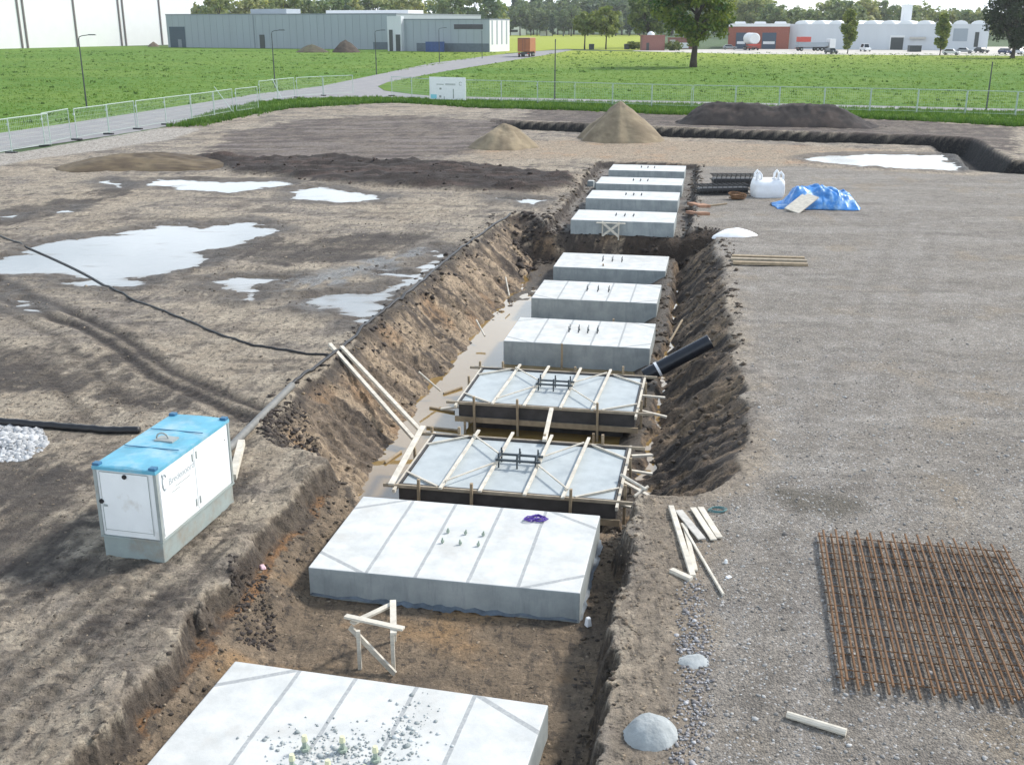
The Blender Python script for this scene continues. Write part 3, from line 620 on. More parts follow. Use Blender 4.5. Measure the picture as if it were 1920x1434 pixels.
def plank(name, a, b, ww, hh, label, m='wood', cat='plank', group=None, up=(0, 0, 1)):
    a, b = Vector(a), Vector(b); o = MB().bar(Vector((0, 0, 0)), b - a, ww, hh, up).build(name, m, None, a, bevel=.004); return tag(o, label, cat, group)
def pole(name, a, b, r, label, m='wood', cat='pole', group=None, r1=None):
    a, b = Vector(a), Vector(b); d = b - a; pts = [d * (i / 6) for i in range(7)]
    o = MB().tube(pts, [r + ((r1 or r) - r) * i / 6 for i in range(7)], 10).build(name, m, None, a, smooth=False); return tag(o, label, cat, group)
plank('timber', at(618, 645, .16), at(775, 822, -1.15), .09, .07, 'left one of two long pale timbers lying down the sandy pit slope', group='long timbers on the slope', cat='timber')
plank('timber', at(640, 650, .10), at(789, 808, -1.05), .09, .07, 'right one of two long pale timbers lying down the sandy pit slope', group='long timbers on the slope', cat='timber')
plank('plank', at(733, 908, -.50), at(793, 799, -.50), .11, .04, 'pale plank laid across the left end of the nearer formwork')
plank('plank', at(1021, 826, -.50), at(1034, 766, -.60), .09, .05, 'pale plank bridging the brown water between the two formworks')
pole('stick', at(785, 697, -.75), at(826, 733, -1.2), .025, 'thin stick low on the sandy slope left of the farther formwork', cat='stick')
pole('stick', at(893, 600, -.9), at(909, 630, -1.15), .025, 'thin stick on the slope left of the pit block behind the formwork', cat='stick')
pole('stick', at(948, 520, -.7), at(955, 555, -1.1), .025, 'thin pale stick high up the slope beside the middle pit block', cat='stick')
pole('stick', at(1279, 600, -.55), at(1255, 642, -.95), .03, 'brown stick leaning on the dark right slope above the black pipe', 'wood_dark', 'stick')
pole('stick', at(1190, 930, -.55), at(1215, 912, -.45), .03, 'pale stick in the dark corner right of the nearer formwork', cat='stick')
pole('stick', at(1165, 890, -.5), at(1212, 918, -.45), .03, 'long pale stick running from the nearer formwork into the dark corner', cat='stick')
for a_, b_, z0, lb in (((1053, 692), (1053, 645), -1.42, 'wooden stake in the water before the block behind the formworks'), ((1130, 532), (1130, 496), -1.4, 'wooden stake before the far pit block below the earth step'),
                   ((1143, 478), (1143, 455), -1.3, 'wooden stake between the far pit block and the earth step'), ((1150, 612), (1150, 598), -1.0, 'short stake at the back of the block behind the formworks'),
                   ((872, 812), (872, 790), -1.42, 'stake standing in brown water at the left end between the formworks'), ((1112, 838), (1112, 812), -1.42, 'stake standing in brown water at the right end between the formworks')):
    p = at(*a_, z0); hgt = (a_[1] - b_[1]) * (p.y * CT + (H - z0) * ST) / F / CT
    plank('stake', p - Vector((0, 0, .15)), p + Vector((0, 0, hgt)), .055, .055, lb, 'wood_dark', 'stake', 'stakes in the pit', up=(0, 1, 0))

for a_, b_, lb in (((800, 801), (862, 807), 'dark waterlogged stick floating left of the gap between the formworks'), ((806, 764), (852, 772), 'dark waterlogged stick floating at the left front of the farther formwork'), ((832, 738), (866, 726), 'dark waterlogged stick floating at the left back of the farther formwork'), ((722, 868), (752, 846), 'dark stick floating at the left end of the nearer formwork')):
    pole('stick', at(*a_, -1.40), at(*b_, -1.39), .03, lb, 'wood_dark', 'stick')
p = at(897, 788, -1.36); b = MB(); rb = random.Random(4)
b.tube([(-.14, 0, .02), (-.05, .02, .16), (.06, -.02, .24), (.13, .03, .10)], [.07, .13, .12, .05], 9); b.tube([(.05, -.05, .0), (.08, -.04, .28), (.02, .0, .36)], [.09, .07, .02], 8)
tag(b.build('bag', mat('blue_bag', (.08, .20, .30), .5, .3, 8), None, p, smooth=True), 'small crumpled blue bag by the left front corner of the farther formwork', 'bag')
# ------------------------------------------------------------------ batter boards
def batter(zf, h, P, label, m='wood'):
    base = P['s'][0]; t = thing('batter_board', label, 'batter board', (base.x, base.y, zf), 0.)
    o0 = Vector((base.x, base.y, zf))
    for s_ in P['s']: MB().bar(Vector((s_.x, s_.y, zf - .15)) - o0, Vector((s_.x, s_.y, zf + h)) - o0, .05, .05, (0, 1, 0)).build('stake', m, t)
    for i, (a, b) in enumerate(P['p']): MB().bar(a - o0 + Vector((0, 0, .035 * i)), b - o0 + Vector((0, 0, .035 * i)), .085, .03).build('rail', m, t)
    for a, b in P['b']: MB().bar(a - o0, b - o0, .03, .085).build('brace', m, t)
zf = -.72; zt = -.15
s1, s2 = at(675, 1250, zf), at(738, 1256, zf); s3 = at(737, 1132, zt); s3.z = zf
batter(zf, .56, {'s': [s1, s2, s3], 'p': [(at(660, 1168, zt), at(738, 1131, zt)), (at(737, 1130, zt), at(738, 1192, zt)), (at(648, 1163, zt), at(757, 1187, zt))],
   'b': [(at(656, 1175, zt - .08), at(741, 1263, zf + .02))]}, 'triangular trestle of pale planks standing on the trench floor between the two nearest blocks')
zf = -.36; q = [at(1128, 438, zf) + Vector((0, -.35, 0)), at(1158, 440, zf) + Vector((0, -.35, 0))]
zt = .05
batter(zf, .55, {'s': [q[0], q[1]], 'p': [(q[0] + Vector((-.25, -.04, .5)), q[1] + Vector((.25, -.04, .5)))], 'b': [(q[0] + Vector((0, -.08, .0)), q[1] + Vector((0, -.08, .5))), (q[0] + Vector((0, -.12, .5)), q[1] + Vector((0, -.12, 0)))]}, 'small trestle of crossed timbers in front of the first block above the earth step')

# ------------------------------------------------------------------ generator
gc = at(310, 1055, .0); GR = -math.radians(13.2); GW, GL, GH, TK = 1.0, 2.2, 1.48, .34
gx = Vector((math.cos(GR), math.sin(GR), 0)); gy = Vector((-math.sin(GR), math.cos(GR), 0))
g0 = gc - gx * GW / 2 + gy * GL / 2
G = thing('generator', 'white generator cabinet with light blue roof on a grey tank base', 'generator', (g0.x, g0.y, -.02), GR)
MB().box((0, 0, TK / 2), (GW - .03, GL - .02, TK)).build('tank_base', 'tank_paint', G, bevel=.012)
MB().box((0, 0, TK + .012), (GW + .02, GL + .03, .03)).build('base_flange', 'tank_paint', G)
MB().box((0, 0, (TK + .03 + GH - .05) / 2), (GW - .02, GL - .02, GH - .05 - TK - .03)).build('cabinet', 'white_paint', G, bevel=.01)
for sx in (-1, 1):
    for sy in (-1, 1): MB().box((sx * (GW / 2 - .018), sy * (GL / 2 - .018), (TK + .03 + GH - .06) / 2), (.05, .05, GH - .06 - TK - .03)).build('corner_post', 'grey_metal', G)
rf = MB(); rw, rl = GW / 2 + .01, GL / 2 + .02
rf.add([(-rw, -rl, GH - .06), (rw, -rl, GH - .06), (rw, rl, GH - .06), (-rw, rl, GH - .06), (-rw, -rl, GH - .01), (rw, -rl, GH - .01), (rw, rl, GH - .01), (-rw, rl, GH - .01), (0, -rl + .04, GH + .02), (0, rl - .04, GH + .02)],
       [(3, 2, 1, 0), (0, 1, 5, 4), (1, 2, 6, 5), (2, 3, 7, 6), (3, 0, 4, 7), (4, 5, 8), (5, 6, 9, 8), (6, 7, 9), (7, 4, 8, 9)])
R = rf.build('roof', 'blue_paint', G)
for sx in (-1, 1):
    for sy in (-1, 1): MB().box((sx * (GW / 2 - .05), sy * (GL / 2 - .04), GH + .0), (.11, .10, .07)).build('corner_casting', 'blue_dark', R, bevel=.01)
MB().box((.05, .0, GH + .025), (.30, .20, .03)).build('lifting_plate', 'grey_metal', R)
b = MB(); b.tube([(-.02 + .1 * math.cos(a), 0, GH + .03 + .09 * math.sin(a)) for a in np.linspace(0, PI, 9)], .014, 6); b.build('lifting_eye', 'grey_metal', R)
for y in (-.35, .38): MB().box((0, y, GH + .018), (GW * .9, .012, .012)).build('seam', 'blue_dark', R)
fy = -GL / 2 + .008
D = MB().box((-.02, fy - .004, (TK + GH) / 2), (GW - .22, .014, GH - TK - .2)).build('end_door', 'white_paint', G, bevel=.004)
for x0, z0, a_, b_ in ((-.02, TK + .13, GW - .22, .008), (-.02, GH - .09, GW - .22, .008), (-.41, (TK + GH) / 2, .008, .94), (.37, (TK + GH) / 2, .008, .94)):
    MB().box((x0, fy - .0115, z0 if a_ > b_ else (TK + GH) / 2), (a_, .004, b_)).build('door_seal', 'grey_metal', D)
MB().tube([(.0, fy + .01, GH - .14), (0, fy - .03, GH - .14)], .035, 12).build('socket', 'black', D)
MB().tube([(-.42, fy + .01, .92), (-.42, fy - .03, .92)], .035, 12).build('lock', 'black', D)
MB().box((-.36, fy - .018, .86), (.05, .02, .03)).build('latch', 'grey_metal', D)
sx = GW / 2 - .008
for i, (y0, y1) in enumerate(((-1.02, -.04), (-.02, 1.0))):
    S = MB().box((sx + .003, (y0 + y1) / 2, (TK + GH) / 2), (.014, y1 - y0, GH - TK - .14)).build('side_door', 'white_paint', G, bevel=.004)
    hy = y1 - .05 if i == 0 else y0 + .05
    for z_ in (TK + .2, GH - .2): MB().box((sx + .014, hy, z_), (.014, .025, .12)).build('hinge', 'grey_metal', S)
    MB().box((sx + .012, y0 + .07 if i == 0 else y1 - .07, GH - .3), (.012, .03, .02)).build('latch', 'grey_metal', S)
    if i == 0:
        def lettering(txt, size, y, z, m):
            cu = bpy.data.curves.new('lettering', 'FONT'); cu.body = txt; cu.size = size; cu.extrude = .001; cu.align_x = 'CENTER'; 
            tmp = bpy.data.objects.new('lettering_curve', cu); me = bpy.data.meshes.new_from_object(tmp); bpy.data.objects.remove(tmp); me.materials.clear(); me.materials.append(M[m])
            o = bpy.data.objects.new('lettering', me); COL.objects.link(o); o.parent = S; o.location = (sx + .012, y, z); o.rotation_euler = (PI / 2, 0, PI / 2); return o
        lettering('Bredenoord', .15, -.42, 1.12, 'letter')
        for z_, a_, b_ in ((1.04, -.62, -.20), (.985, -.72, -.5)): MB().box((sx + .0115, (a_ + b_) / 2, z_), (.003, b_ - a_, .012)).build('tagline', 'grey_metal', S)
        b = MB(); b.tube([(sx + .012, -.90 + .055 * math.cos(a), 1.22 + .12 * math.sin(a)) for a in np.linspace(.6, 5.2, 16)], .012, 6); b.tube([(sx + .012, -.96, 1.36), (sx + .012, -.93, 1.28)], .012, 6); b.build('logo', 'letter', S)

# ------------------------------------------------------------------ pipes, cables
def snake(name, pts, r, m, label, cat, n=10, sub=10, lift=None):
    c = [on(*p_) if len(p_) == 2 else at(*p_) for p_ in pts]
    P = []
    for i in range(len(c) - 1):
        p0, p1, p2, p3 = c[max(i - 1, 0)], c[i], c[i + 1], c[min(i + 2, len(c) - 1)]
        for k in range(sub):
            t_ = k / sub; P.append(.5 * ((2 * p1) + (p2 - p0) * t_ + (2 * p0 - 5 * p1 + 4 * p2 - p3) * t_ ** 2 + (3 * p1 - p0 - 3 * p2 + p3) * t_ ** 3))
    P.append(c[-1])
    if all(len(p_) == 2 for p_ in pts):
        P = [Vector((p.x, p.y, max(gz(p.x, p.y), -.035) + r * .8)) for p in P]
    o0 = P[0]; o = MB().tube([p - o0 for p in P], r, n).build(name, m, None, o0, smooth=True); return tag(o, label, cat)
snake('cable', [(-40, 428), (60, 470), (150, 512), (230, 550), (330, 594), (440, 636), (520, 656), (570, 664), (622, 668)], .028, 'black', 'long thin black cable running across the mud past the big puddle', 'cable', 8)
snake('hose', [(-40, 790), (50, 799), (130, 806), (200, 812), (262, 812)], .075, 'black', 'thick black hose lying on mud from the gravel heap to the generator', 'hose')
pp = snake('drain_pipe', [(425, 845, .1), (485, 785, .1), (548, 722, .14)], .075, 'grey_pipe', 'grey pipe rising from behind the generator along the pit edge', 'pipe')
snake('edge_hose', [(548, 722), (575, 700), (610, 676), (655, 642), (700, 600), (760, 552), (830, 497), (900, 442), (957, 402)], .04, 'black', 'black hose following the top edge of the sandy pit slope', 'hose', 8)
plank('beam', on(437, 900, .05), on(455, 850, .22), .12, .12, 'short pale beam on end of ground just behind the generator', 'wood', 'beam')
a, b = at(1208, 706, -1.02), at(1332, 640, -.12)
t = thing('drain_pipe', 'fat black corrugated pipe sloping into the pit, with a white band', 'pipe', a); d = b - a
n = 60; MB().tube([d * (i / n) for i in range(n + 1)], [.185 + .012 * (i % 2) for i in range(n + 1)], 18).build('pipe', 'pipe_black', t, smooth=True)
MB().tube([d * .19, d * .225], .205, 18).build('band', 'sheet_white', t)

# ------------------------------------------------------------------ boards on the yard
for nm, a_, b_, ww, hh, lf, m, lb in (
    ('plank', (1258, 953), (1299, 1084), .085, .06, .03, 'wood', 'thick long pale plank at the left of the scattered boards'),
    ('plank', (1283, 985), (1304, 1072), .07, .03, .02, 'wood', 'narrow plank tucked against the thick long plank'),
    ('plank', (1272, 962), (1316, 1016), .125, .025, .05, 'wood_grey', 'wide grey board lying between the scattered pale boards'),
    ('plank', (1299, 956), (1338, 1016), .10, .025, .04, 'wood', 'pale board just right of the wide grey board'),
    ('plank', (1313, 955), (1349, 1012), .10, .025, .04, 'wood', 'rightmost pale board of the scattered boards'),
    ('plank', (1278, 985), (1356, 1118), .035, .04, .03, 'wood', 'thin long batten pointing at the rusty mesh'),
    ('plank', (1258, 1072), (1296, 1089), .085, .06, .03, 'wood', 'short offcut at the foot of the thick long plank')):
    plank(nm, on(*a_, lf), on(*b_, lf), ww, hh, lb, m, 'plank', 'boards lying on the gravel')
pole('log', on(1475, 1345, .045), on(1586, 1379, .045), .042, 'short round wooden pole lying alone on gravel below the rusty mesh', r1=.046)
for i, (yy, a_, b_, m, lf) in enumerate(((483, 1372, 1508, 'wood_dark', .05), (489, 1370, 1512, 'wood_tan', .06), (495, 1374, 1514, 'wood_dark', .05))):
    plank('plank', on(a_, yy, lf), on(b_, yy + 4, lf), .19, .09, ('back', 'middle', 'front')[i] + ' one of three long boards lying side by side on the gravel', m, 'plank', 'long boards by the pit edge')

# ------------------------------------------------------------------ rebar mat
c0, c1 = at(1580, 1290), at(1537, 1008); ax = (c1 - c0).normalized(); ay = Vector((ax.y, -ax.x, 0)); Lm = (c1 - c0).length
t = thing('rebar_mat', 'rusty double layered reinforcing mesh lying on the gravel', 'reinforcing mesh', c0)
NBAR = 16; SP = .172
for k in range(NBAR):
    for lay in (0, 1):
        x = k * SP + .035 * lay; e = random.uniform(-.06, .06)
        a = ay * x + ax * (e - .05) + Vector((0, 0, .05 + .10 * lay)); b = ay * (x + random.uniform(-.015, .015)) + ax * (Lm + random.uniform(-.05, .08)) + Vector((0, 0, .05 + .10 * lay))
        MB().tube([a, (a + b) / 2 + Vector((0, 0, random.uniform(-.008, .008))), b], .017, 6).build('bar', 'rust', t)
for k in range(8):
    for lay in (0, 1):
        y = .2 + k * (Lm - .4) / 7; a = ay * -.06 + ax * (y + random.uniform(-.02, .02)) + Vector((0, 0, .025 + .10 * lay)); b = ay * (NBAR * SP - .05) + ax * (y + random.uniform(-.02, .02)) + Vector((0, 0, .025 + .10 * lay))
        MB().tube([a, b], .008, 5).build('cross_bar', 'rust', t)

# ------------------------------------------------------------------ lumpy shapes
def blob(name, p, rx, ry, rz_, m, label, cat, rot=0., seed=0, amp=.25, col=None, flat=True, n=40, prof=1.6, kind=None):
    nu, nv = n, n // 2; vs = []; 
    for j in range(nv + 1):
        r = j / nv
        for i in range(nu):
            a = 2 * PI * i / nu; k = 1 + amp * 1.6 * float(fbm(np.array([math.cos(a) * 1.7 + seed * 7]), np.array([math.sin(a) * 1.7 + seed]), 4, seed)[0])
            x, y = math.cos(a) * r * rx * k, math.sin(a) * r * ry * k
            h_ = (1 - r ** prof); h_ = h_ * (1 + amp * 1.2 * float(fbm(np.array([x * 2.2 / rx + seed]), np.array([y * 2.2 / ry]), 4, seed + 5)[0]))
            vs.append((x, y, rz_ * h_ - .06 * (r > .99) * min(1, rz_ * 3)))
    fs = [(j * nu + i, (j + 1) * nu + i, (j + 1) * nu + (i + 1) % nu, j * nu + (i + 1) % nu) for j in range(nv) for i in range(nu)]
    b = MB(); b.add(vs, fs); o = b.build(name, m, None, p, rot, smooth=True)
    if col is not None:
        v = np.array(vs); nn = fbm(v[:, 0] * 1.3 + seed, v[:, 1] * 1.3 + v[:, 2], 4, seed + 9) + .6 * fbm(v[:, 0] * 5, v[:, 1] * 5 + v[:, 2] * 5, 3, seed)
        setcol(o.data, lerp(np.tile(np.array(col[0]), (len(v), 1)), col[1], ss(-.25, .25, nn)))
    return tag(o, label, cat, kind=kind)
blob('concrete_lump', on(1222, 1376, -.04), .33, .31, .24, 'spill', 'large rounded lump of spilled grey concrete at the bottom edge', 'concrete lump', .4, 3, .16, prof=2.8, n=90)
blob('concrete_lump', on(1300, 1239, -.01), .21, .16, .05, 'spill', 'small flat patch of spilled grey concrete on the gravel', 'concrete lump', .2, 4, .5, prof=3.)
SD = ((.27, .22, .145), (.19, .15, .10)); DK = ((.055, .042, .034), (.028, .022, .018)); BR = ((.15, .115, .07), (.075, .056, .038))  # heaps' shaded side is put into the darker sand colour
def heap(name, cx_, base, wpx, hpx, depth, label, col, seed, amp=.2, prof=1.3, n=56, cat='heap', rot=0.):
    p = at(cx_, base); s_ = (p.y * CT + H * ST) / F; p.y += depth / 2
    blob(name, (p.x, p.y, -.03), wpx * s_ / 2, depth / 2, hpx * s_ / CT, 'sand', label, cat, rot, seed, amp, col, n=n, prof=prof)
heap('sand_heap', 945, 283, 128, 42, 4.2, 'smaller heap of brown sand, left of the tall pointed one', SD, 11, .38, 1.5, cat='sand heap')
heap('sand_heap', 1168, 270, 158, 64, 5.6, 'tall pointed heap of brown sand standing by the dark ditch', SD, 12, .32, 1.4, cat='sand heap')
heap('soil_heap', 240, 322, 370, 24, 5.0, 'low wide heap of brown earth at the left beyond the puddles', BR, 14, .6, 1.8, cat='soil heap')
heap('soil_heap', 580, 99, 64, 14, 9, 'low dark earth heap on grass before the grey hall', ((.075, .06, .045), (.09, .09, .05)), 15, .3, 1.3, 30, cat='soil heap')
heap('soil_heap', 644, 99, 54, 22, 9, 'taller dark earth heap on grass before the grey hall', ((.085, .065, .05), (.05, .04, .03)), 16, .25, 1.3, 30, cat='soil heap')
heap('soil_heap', 283, 88, 22, 8, 6, 'tiny earth heap at the foot of the tall white hall', ((.14, .11, .08), (.1, .08, .06)), 17, .25, 1.3, 24, cat='soil heap')
# long topsoil bank
p0, p1 = at(1248, 238), at(1672, 246); L_ = (p1 - p0).length; ex = (p1 - p0).normalized(); ey = Vector((-ex.y, ex.x, 0))
nu, nv = 160, 40; xs = np.linspace(0, L_, nu); ys = np.linspace(0, 5.5, nv); X_, Y_ = np.meshgrid(xs, ys, indexing='ij')
end = ss(0, 3.2, X_) * (1 - ss(L_ * .72, L_, X_) * .98); pr_ = np.clip(1 - np.abs(Y_ / 5.5 - .5) * 2, 0, 1) ** .75
Z_ = 1.72 * np.minimum(end, 1) * np.minimum(pr_ * 1.25, .98) * (1 + .10 * fbm(X_ * .5, Y_ * .5, 3, 301)) + fbm(X_ * 1.6, Y_ * 1.6, 5, 305, .65) * .55 * pr_ - .25 * np.exp(-((X_ - L_ * .49) / .9) ** 2) * pr_ - .08
ii = np.arange(nu * nv).reshape(nu, nv); fq = np.stack([ii[:-1, :-1], ii[1:, :-1], ii[1:, 1:], ii[:-1, 1:]], -1).reshape(-1, 4)
nn = fbm(X_ * .8, Y_ * 1.5, 4, 311) + .5 * fbm(X_ * 3, Y_ * 3, 3, 315)
cc = lerp(np.tile(np.array((.030, .025, .024)), (nu * nv, 1)), (.06, .046, .04), ss(0, .3, nn.ravel())); 
o = npmesh('soil_bank', np.stack([(ex.x * X_ + ey.x * Y_).ravel(), (ex.y * X_ + ey.y * Y_).ravel(), Z_.ravel()], 1), fq, 'sand', None, cc, True)
o.location = (p0.x, p0.y, 0); tag(o, 'long dark bank of topsoil in front of the right hand fence', 'soil bank')
# gravel heap at the left edge
gp = on(8, 832); blob('gravel_heap', (gp.x - .2, gp.y, gp.z - .03), .75, .45, .12, 'stone', 'pile of pale grey gravel at the left edge by the black hose', 'gravel heap', 0, 21, .2, ((.40, .41, .42), (.28, .28, .28)), prof=2.)
#==PART3==
# ================================================================== ROAD, GRASS, PAVING
def field_mat(name, a_, b_, c_, d_):
    m = bpy.data.materials.new(name); t, p = nodes(m); g = N(t, 'ShaderNodeNewGeometry')
    mp_ = N(t, 'ShaderNodeMapping'); mp_.inputs['Scale'].default_value = (.45, .9, 1); t.links.new(g.outputs['Position'], mp_.inputs[0])
    n1 = N(t, 'ShaderNodeTexNoise', i_Scale=.05, i_Detail=5., i_Roughness=.6); n2 = N(t, 'ShaderNodeTexNoise', i_Scale=.6, i_Detail=8., i_Roughness=.7); n3 = N(t, 'ShaderNodeTexNoise', i_Scale=5., i_Detail=4., i_Roughness=.7)
    for n in (n1, n2, n3): t.links.new(mp_.outputs[0], n.inputs['Vector'])
    c = mixc(t, ramp(t, n1.outputs[0], .40, .60), a_, b_); n0 = N(t, 'ShaderNodeTexNoise', i_Scale=.11, i_Detail=7., i_Roughness=.68); t.links.new(mp_.outputs[0], n0.inputs['Vector']); c = mixc(t, ramp(t, n0.outputs[0], .55, .70, 0, .55), c, (.20, .235, .07)); c = mixc(t, ramp(t, n0.outputs[0], .44, .30, 0, .5), c, (.065, .15, .026)); c = mixc(t, ramp(t, n2.outputs[0], .5, .68, 0, .8), c, c_); c = mixc(t, ramp(t, n2.outputs[0], .44, .30, 0, .7), c, d_)
    c = mixc(t, ramp(t, n3.outputs[0], .55, .7, 0, .6), c, c_)
    sp_ = N(t, 'ShaderNodeSeparateXYZ'); t.links.new(g.outputs['Position'], sp_.inputs[0]); c = mixc(t, math_(t, 'MULTIPLY', ramp(t, sp_.outputs[1], 190, 330), ramp(t, sp_.outputs[0], -40, 10)), c, (.34, .39, .07))      # far grass yellower: its backlit sheen is painted into the colour
    t.links.new(c, p.inputs['Base Color']); p.inputs['Roughness'].default_value = .9; p.inputs['Specular IOR Level'].default_value = .1
    b = N(t, 'ShaderNodeBump', i_Strength=.9, i_Distance=.35); t.links.new(n3.outputs[0], b.inputs['Height']); t.links.new(b.outputs[0], p.inputs['Normal']); return m
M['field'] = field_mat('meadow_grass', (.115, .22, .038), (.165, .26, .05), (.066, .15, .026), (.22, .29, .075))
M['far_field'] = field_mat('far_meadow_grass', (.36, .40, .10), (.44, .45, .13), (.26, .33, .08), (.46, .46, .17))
M['asphalt'] = mat('road_asphalt', (.235, .23, .235), .9, .12, 1.2, .2, 30, world=True, dirt=((.30, .29, .27), .5, .5, .7))
M['pale_paving'] = mat('pale_paving', (.50, .47, .42), .9, .12, .3, world=True)
ROAD = px([(-300, 300), (0, 249), (133, 230), (250, 212), (400, 189), (480, 176), (600, 162), (697, 142), (813, 118), (933, 103), (1000, 97), (1062, 92.5), (1075, 94), (1020, 104), (963, 113), (833, 134), (727, 154), (708, 162), (720, 170), (767, 176), (810, 180), (1000, 184), (1240, 189), (1900, 204), (2600, 224), (2600, 231), (1900, 209), (1240, 193.5), (1000, 188.5), (810, 185), (700, 181), (560, 184), (480, 191), (400, 208), (318, 238), (0, 284), (-300, 345)])
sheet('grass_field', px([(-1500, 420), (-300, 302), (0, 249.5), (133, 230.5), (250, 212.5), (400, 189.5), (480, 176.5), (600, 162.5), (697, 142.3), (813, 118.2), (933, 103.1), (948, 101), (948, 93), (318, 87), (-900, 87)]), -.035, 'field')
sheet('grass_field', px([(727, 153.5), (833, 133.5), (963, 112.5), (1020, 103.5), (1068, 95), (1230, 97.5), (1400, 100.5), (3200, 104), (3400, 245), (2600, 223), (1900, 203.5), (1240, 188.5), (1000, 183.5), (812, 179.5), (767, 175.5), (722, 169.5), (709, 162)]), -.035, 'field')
sheet('far_meadow', px([(949, 100), (1000, 96.5), (1062, 92), (1230, 96.5), (1230, 65.5), (935, 65.5)]), -.03, 'far_field')
sheet('road', ROAD, -.022, 'asphalt')
sheet('parking_lot', px([(1185, 94.5), (1400, 92), (1400, 88), (3000, 88), (3000, 107), (1920, 105), (1400, 101.5), (1250, 98), (1190, 96)]), -.026, 'pale_paving')
VERGE = px([(320, 238), (400, 209), (480, 192), (560, 185), (700, 182), (810, 186), (1000, 189), (1240, 194), (1900, 209.5), (2600, 232), (2600, 262), (1920, 238), (1660, 224), (1250, 215.5), (1060, 207), (900, 203), (770, 193), (700, 194), (520, 205), (430, 222), (385, 238)])
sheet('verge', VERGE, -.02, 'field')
M['pole_far'] = mat('pale_pole', (.5, .55, .52), .6)

def rand_in(poly, n, dens_pow=0.):
    xs = [p[0] for p in poly]; ys = [p[1] for p in poly]; o = []
    k = 0
    while k < n:
        x = RNG.uniform(min(xs), max(xs), n * 3); y = RNG.uniform(min(ys), max(ys), n * 3)
        ok = (sdp(x, y, poly) < 0) & (np.abs(x) < y * .56 + 4)
        if dens_pow: ok &= RNG.uniform(0, 1, n * 3) < (min(ys) / y) ** dens_pow
        o.append(np.stack([x[ok], y[ok]], 1)); k += ok.sum()
        if not ok.any(): break
    return np.concatenate(o)[:n]
def tufts(name, P, hh, ww, cols, blades=5, label=None):
    n = len(P); rep = np.repeat(np.arange(n), blades); m = len(rep); a = RNG.uniform(0, 2 * PI, m); sz = RNG.uniform(.6, 1.35, n)[rep]
    off = RNG.normal(0, .5, (m, 2)) * ww; h_ = hh * sz * RNG.uniform(.6, 1.1, m); b_ = ww * RNG.uniform(.18, .4, m)
    base = np.zeros((m, 3)); base[:, :2] = P[rep] + off; base[:, 2] = -.06
    dx = np.stack([np.cos(a), np.sin(a), np.zeros(m)], 1) * b_[:, None]
    tip = base + np.stack([RNG.normal(0, .35, m) * h_, RNG.normal(0, .35, m) * h_, h_], 1)
    v = np.stack([base - dx, base + dx, tip], 1).reshape(-1, 3); f = np.arange(m * 3).reshape(-1, 3)
    t_ = RNG.uniform(0, 1, (n, 1))[rep]; c = np.array(cols[0]) * (1 - t_) + np.array(cols[1]) * t_; c = np.repeat(c, 3, 0)
    o = npmesh(name, v, f, 'grass', 'stuff', c); return o
G1 = ((.05, .13, .02), (.13, .22, .04)); G2 = ((.095, .195, .04), (.19, .28, .07))
tag(tufts('verge_grass', rand_in(VERGE, 9000), .30, .16, G1, 6), 'rough green grass growing along the verge beside the site')
EDGE = []
ev = px([(330, 239), (430, 222), (520, 205), (700, 194), (770, 193), (900, 203), (1060, 207), (1250, 215.5), (1660, 224), (1920, 238), (2100, 243)])
for a_, b_ in zip(ev[:-1], ev[1:]):
    l_ = math.hypot(a_[0] - b_[0], a_[1] - b_[1])
    for k in range(int(l_ * 26)):
        t_ = random.random(); EDGE.append((a_[0] + (b_[0] - a_[0]) * t_ + random.gauss(0, .5), a_[1] + (b_[1] - a_[1]) * t_ + abs(random.gauss(0, .7))))
tag(tufts('edge_grass', np.array(EDGE), .42, .2, ((.04, .11, .018), (.10, .19, .035)), 6), 'tall ragged grass where the verge meets bare earth')
LF = px([(-400, 300), (0, 249), (250, 212), (400, 189), (600, 162), (697, 142), (930, 103), (930, 95), (-400, 94)]); RF = px([(735, 152), (833, 134), (963, 113), (1060, 97), (2200, 103), (2400, 215), (1900, 203), (1240, 188), (812, 179)])
tag(tufts('field_grass', rand_in(LF, 14000, 1.6), .16, .30, G2, 4), 'coarse tufts over the left hand meadow')
tag(tufts('field_grass', rand_in(RF, 14000, 1.6), .16, .30, G2, 4), 'coarse tufts over the right hand meadow')
tag(tufts('dark_tufts', np.concatenate([rand_in(LF, 500), rand_in(RF, 500)]), .3, .4, ((.05, .11, .02), (.08, .14, .03)), 7), 'scattered darker clumps in the meadows')

# ================================================================== TREES
def crown_mesh(name, clumps, per, leaf, cols, m='leaf', seed=0, flat=.8):
    r = np.random.default_rng(seed); cl = np.array(clumps); k = len(cl); rep = np.repeat(np.arange(k), per); n = len(rep)
    d = r.normal(0, 1, (n, 3)); d /= np.linalg.norm(d, axis=1)[:, None]; rad = r.uniform(.25, 1.05, n) ** .6
    c = cl[rep, :3] + d * (cl[rep, 3] * rad)[:, None] * np.array((1, 1, flat))
    nrm = d * .8 + r.normal(0, .6, (n, 3)) + np.array((0, 0, .4)); nrm /= np.linalg.norm(nrm, axis=1)[:, None]
    t = np.cross(nrm, r.normal(0, 1, (n, 3))); t /= np.linalg.norm(t, axis=1)[:, None] + 1e-9; b = np.cross(nrm, t)
    s = leaf * r.uniform(.6, 1.4, n)[:, None]
    v = np.stack([c - t * s, c - b * s * .6, c + t * s, c + b * s * .6], 1).reshape(-1, 3); f = np.arange(n * 4).reshape(-1, 4)
    tint = np.clip(.5 + .35 * r.normal(0, 1, k)[rep] + .25 * r.normal(0, 1, n), 0, 1)[:, None]
    col = np.repeat(np.array(cols[0]) * (1 - tint) + np.array(cols[1]) * tint, 4, 0)
    return npmesh(name, v, f, m, None, col)
